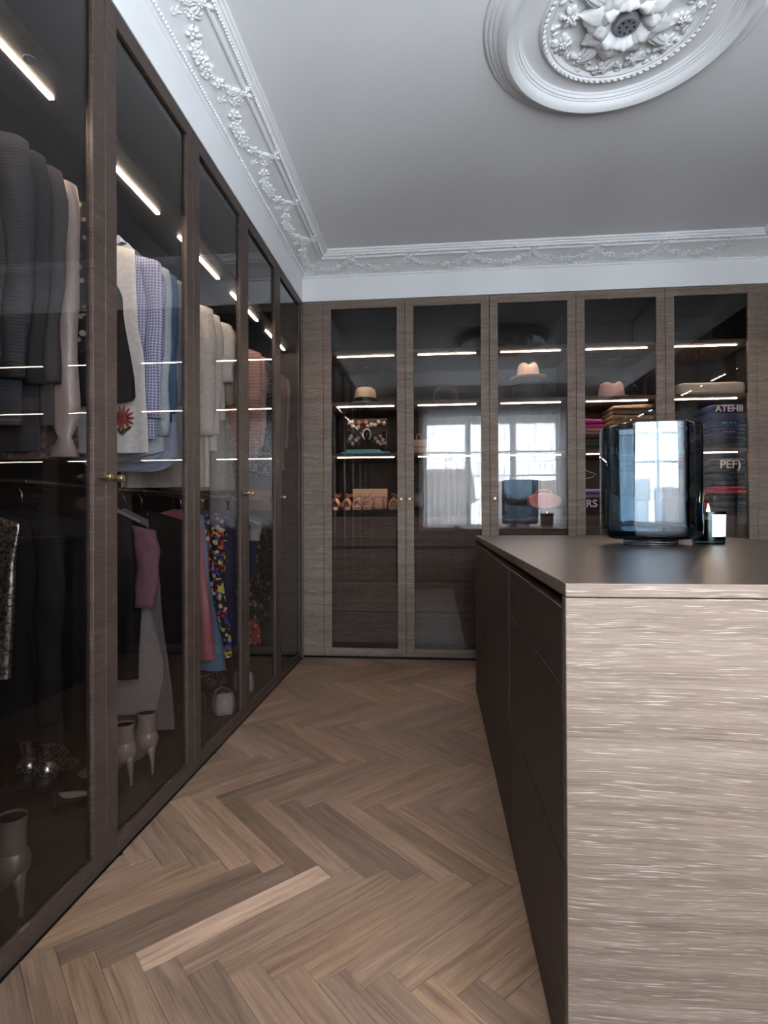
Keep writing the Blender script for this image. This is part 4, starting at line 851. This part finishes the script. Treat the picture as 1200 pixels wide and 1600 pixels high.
B().tube([(2.69, 4.066, S2T+.020), (2.88, 4.062, S2T+.022), (3.09, 4.066, S2T+.020)], .003, 6).build('piping', crm, sb, smooth=True); B().tube([(2.78, 4.06, S2T+.012), (2.83, 4.052, S2T+.034)], .004, 6).build('zip_pull', crm, sb, smooth=True)
zz = S3T
for k, (h_, mt, lb, tx, ink) in enumerate(((.085, 'dark', 'black folded sweatshirt at the bottom of the navy stack', None, None), (.060, 'navy', 'navy folded sweatshirt with a dashed white line', '- - - -', white_ink), (.055, 'navy', 'navy folded sweatshirt with green lettering', '== = =', green_ink), (.110, 'navy', 'navy folded sweatshirt printed ATEHII on top of its stack', 'ATEHII', cream_ink))):
    t = folded(lb, 2.885, 3.125, zz, zz+h_, knits[mt], seed=40+k, y0=4.09, name='folded_sweatshirt', cat='sweatshirt')
    if tx == 'ATEHII': text(tx, .062, ink, t, (3.005, 4.074, zz+h_-.055))
    elif tx: text(tx, .034, ink, t, (3.005, 4.078, zz+h_*.4))
    zz += h_+.001
zz = S4T
for k, (h_, mt, lb, tx, ink, xa, xb) in enumerate(((.10, 'dark', 'black folded sweatshirt at the bottom of the lower stack', None, None, 2.885, 3.125), (.055, 'red', 'red folded jumper in the lower stack of sweatshirts', None, None, 2.90, 3.12), (.085, 'dark', 'black folded sweatshirt on a red jumper', None, None, 2.885, 3.12), (.105, 'dark', 'black folded sweatshirt printed PEF on top of its stack', 'PEF)', cream_ink, 2.885, 3.125))):
    t = folded(lb, xa, xb, zz, zz+h_, knits[mt], seed=50+k, y0=4.09, name='folded_sweatshirt', cat='sweatshirt')
    if tx: text(tx, .078, ink, t, (3.01, 4.074, zz+h_-.068))
    zz += h_+.001
folded('red folded jumper beside the lower sweatshirt stack', 2.70, 2.865, S4T, S4T+.09, knits['red'], seed=60); folded('sand folded jumper on a red one', 2.71, 2.86, S4T+.091, S4T+.125, knits['sand'], seed=61)

# ------------------------------------------------------------------ vase and candle on the island
VX, VY, VZ = 1.812, 2.285, .915
v = thing('vase', 'large faceted blue smoked glass vase on a clear round foot', 'vase', (VX, VY, VZ))
toc = math.atan2(0-VY, .9713-VX)                        # plan direction from the vase to where the photographer stood
angs = [a-4.5 for a in (-47, -12, 49, 95, 133, 168, 229, 275)]
def vloop(r, z, rnd=.10):
    pts = []; cs = [Vector((math.cos(toc+R(a)), math.sin(toc+R(a)), 0))*r for a in angs]
    for i, c in enumerate(cs):
        p, q = cs[i-1], cs[(i+1) % len(cs)]; e = .012
        a0 = c+(p-c).normalized()*e; a2 = c+(q-c).normalized()*e
        for t in (0, .5, 1): pts.append(a0*(1-t)**2+c*2*t*(1-t)+a2*t*t)
    return [(VX+p.x, VY+p.y, VZ+z) for p in pts]
RO, TH = .188, .013
outer = [(.086, .0225), (.150, .0235), (.172, .027), (.183, .036), (.187, .048), (RO, .07), (RO, .455), (RO-.001, .462), (RO-.006, .464)]
inner = [(RO-TH+.003, .464), (RO-TH, .460), (RO-TH, .075), (RO-TH-.006, .058), (.150, .048), (.02, .046)]
autosmooth(B().loft([vloop(r, z) for r, z in outer+inner]).build('vase_body', M['vase'], v), 25)
autosmooth(B().lathe([(.096, .0), (.099, .003), (.099, .009), (.097, .0105), (.099, .012), (.099, .018), (.092, .022)], (VX, VY, VZ), 48).build('vase_foot', M['clear'], v), 30)
CX, CY = 2.067, 2.363
cn = thing('candle_jar', 'lit candle in a dark green glass tumbler with a blank white label', 'candle', (CX, CY, .915)); cg = glass('dark_green_glass', (.34, .44, .43), 1.5)
autosmooth(B().lathe([(.055, 0), (.0585, .003), (.0625, .128), (.0615, .130), (.0600, .128), (.0565, .014), (.01, .012)], (CX, CY, .915), 40).build('glass_tumbler', cg, cn), 40)
B().lathe([(.01, .0145), (.0555, .0145), (.0580, .098), (.008, .096)], (CX, CY, .915), 32).build('wax', plain('dark_wax', (.045, .075, .072), .45), cn, smooth=False)
a0 = math.atan2(-CY, .9713-CX); lb = [[(CX+(.0600+.0625*.0+.0035*(z/.128)-.0002)*math.cos(a0+R(a))*1.006, CY+(.0600+.0035*(z/.128)-.0002)*1.006*math.sin(a0+R(a)), .915+z) for a in range(12, 79, 6)] for z in (.030, .118)]
B().loft(lb, closed=False).build('label', plain('white_label', (.88, .88, .88), .6), cn)
B().tube([(CX, CY, .915+.095), (CX+.001, CY, .915+.112)], .0012, 6).build('wick', 'black', cn)
B().lathe([(.001, .108), (.0065, .116), (.0080, .124), (.0062, .136), (.0030, .150), (.0004, .162)], (CX, CY, .915), 14).build('flame', 'flame', cn, smooth=True)
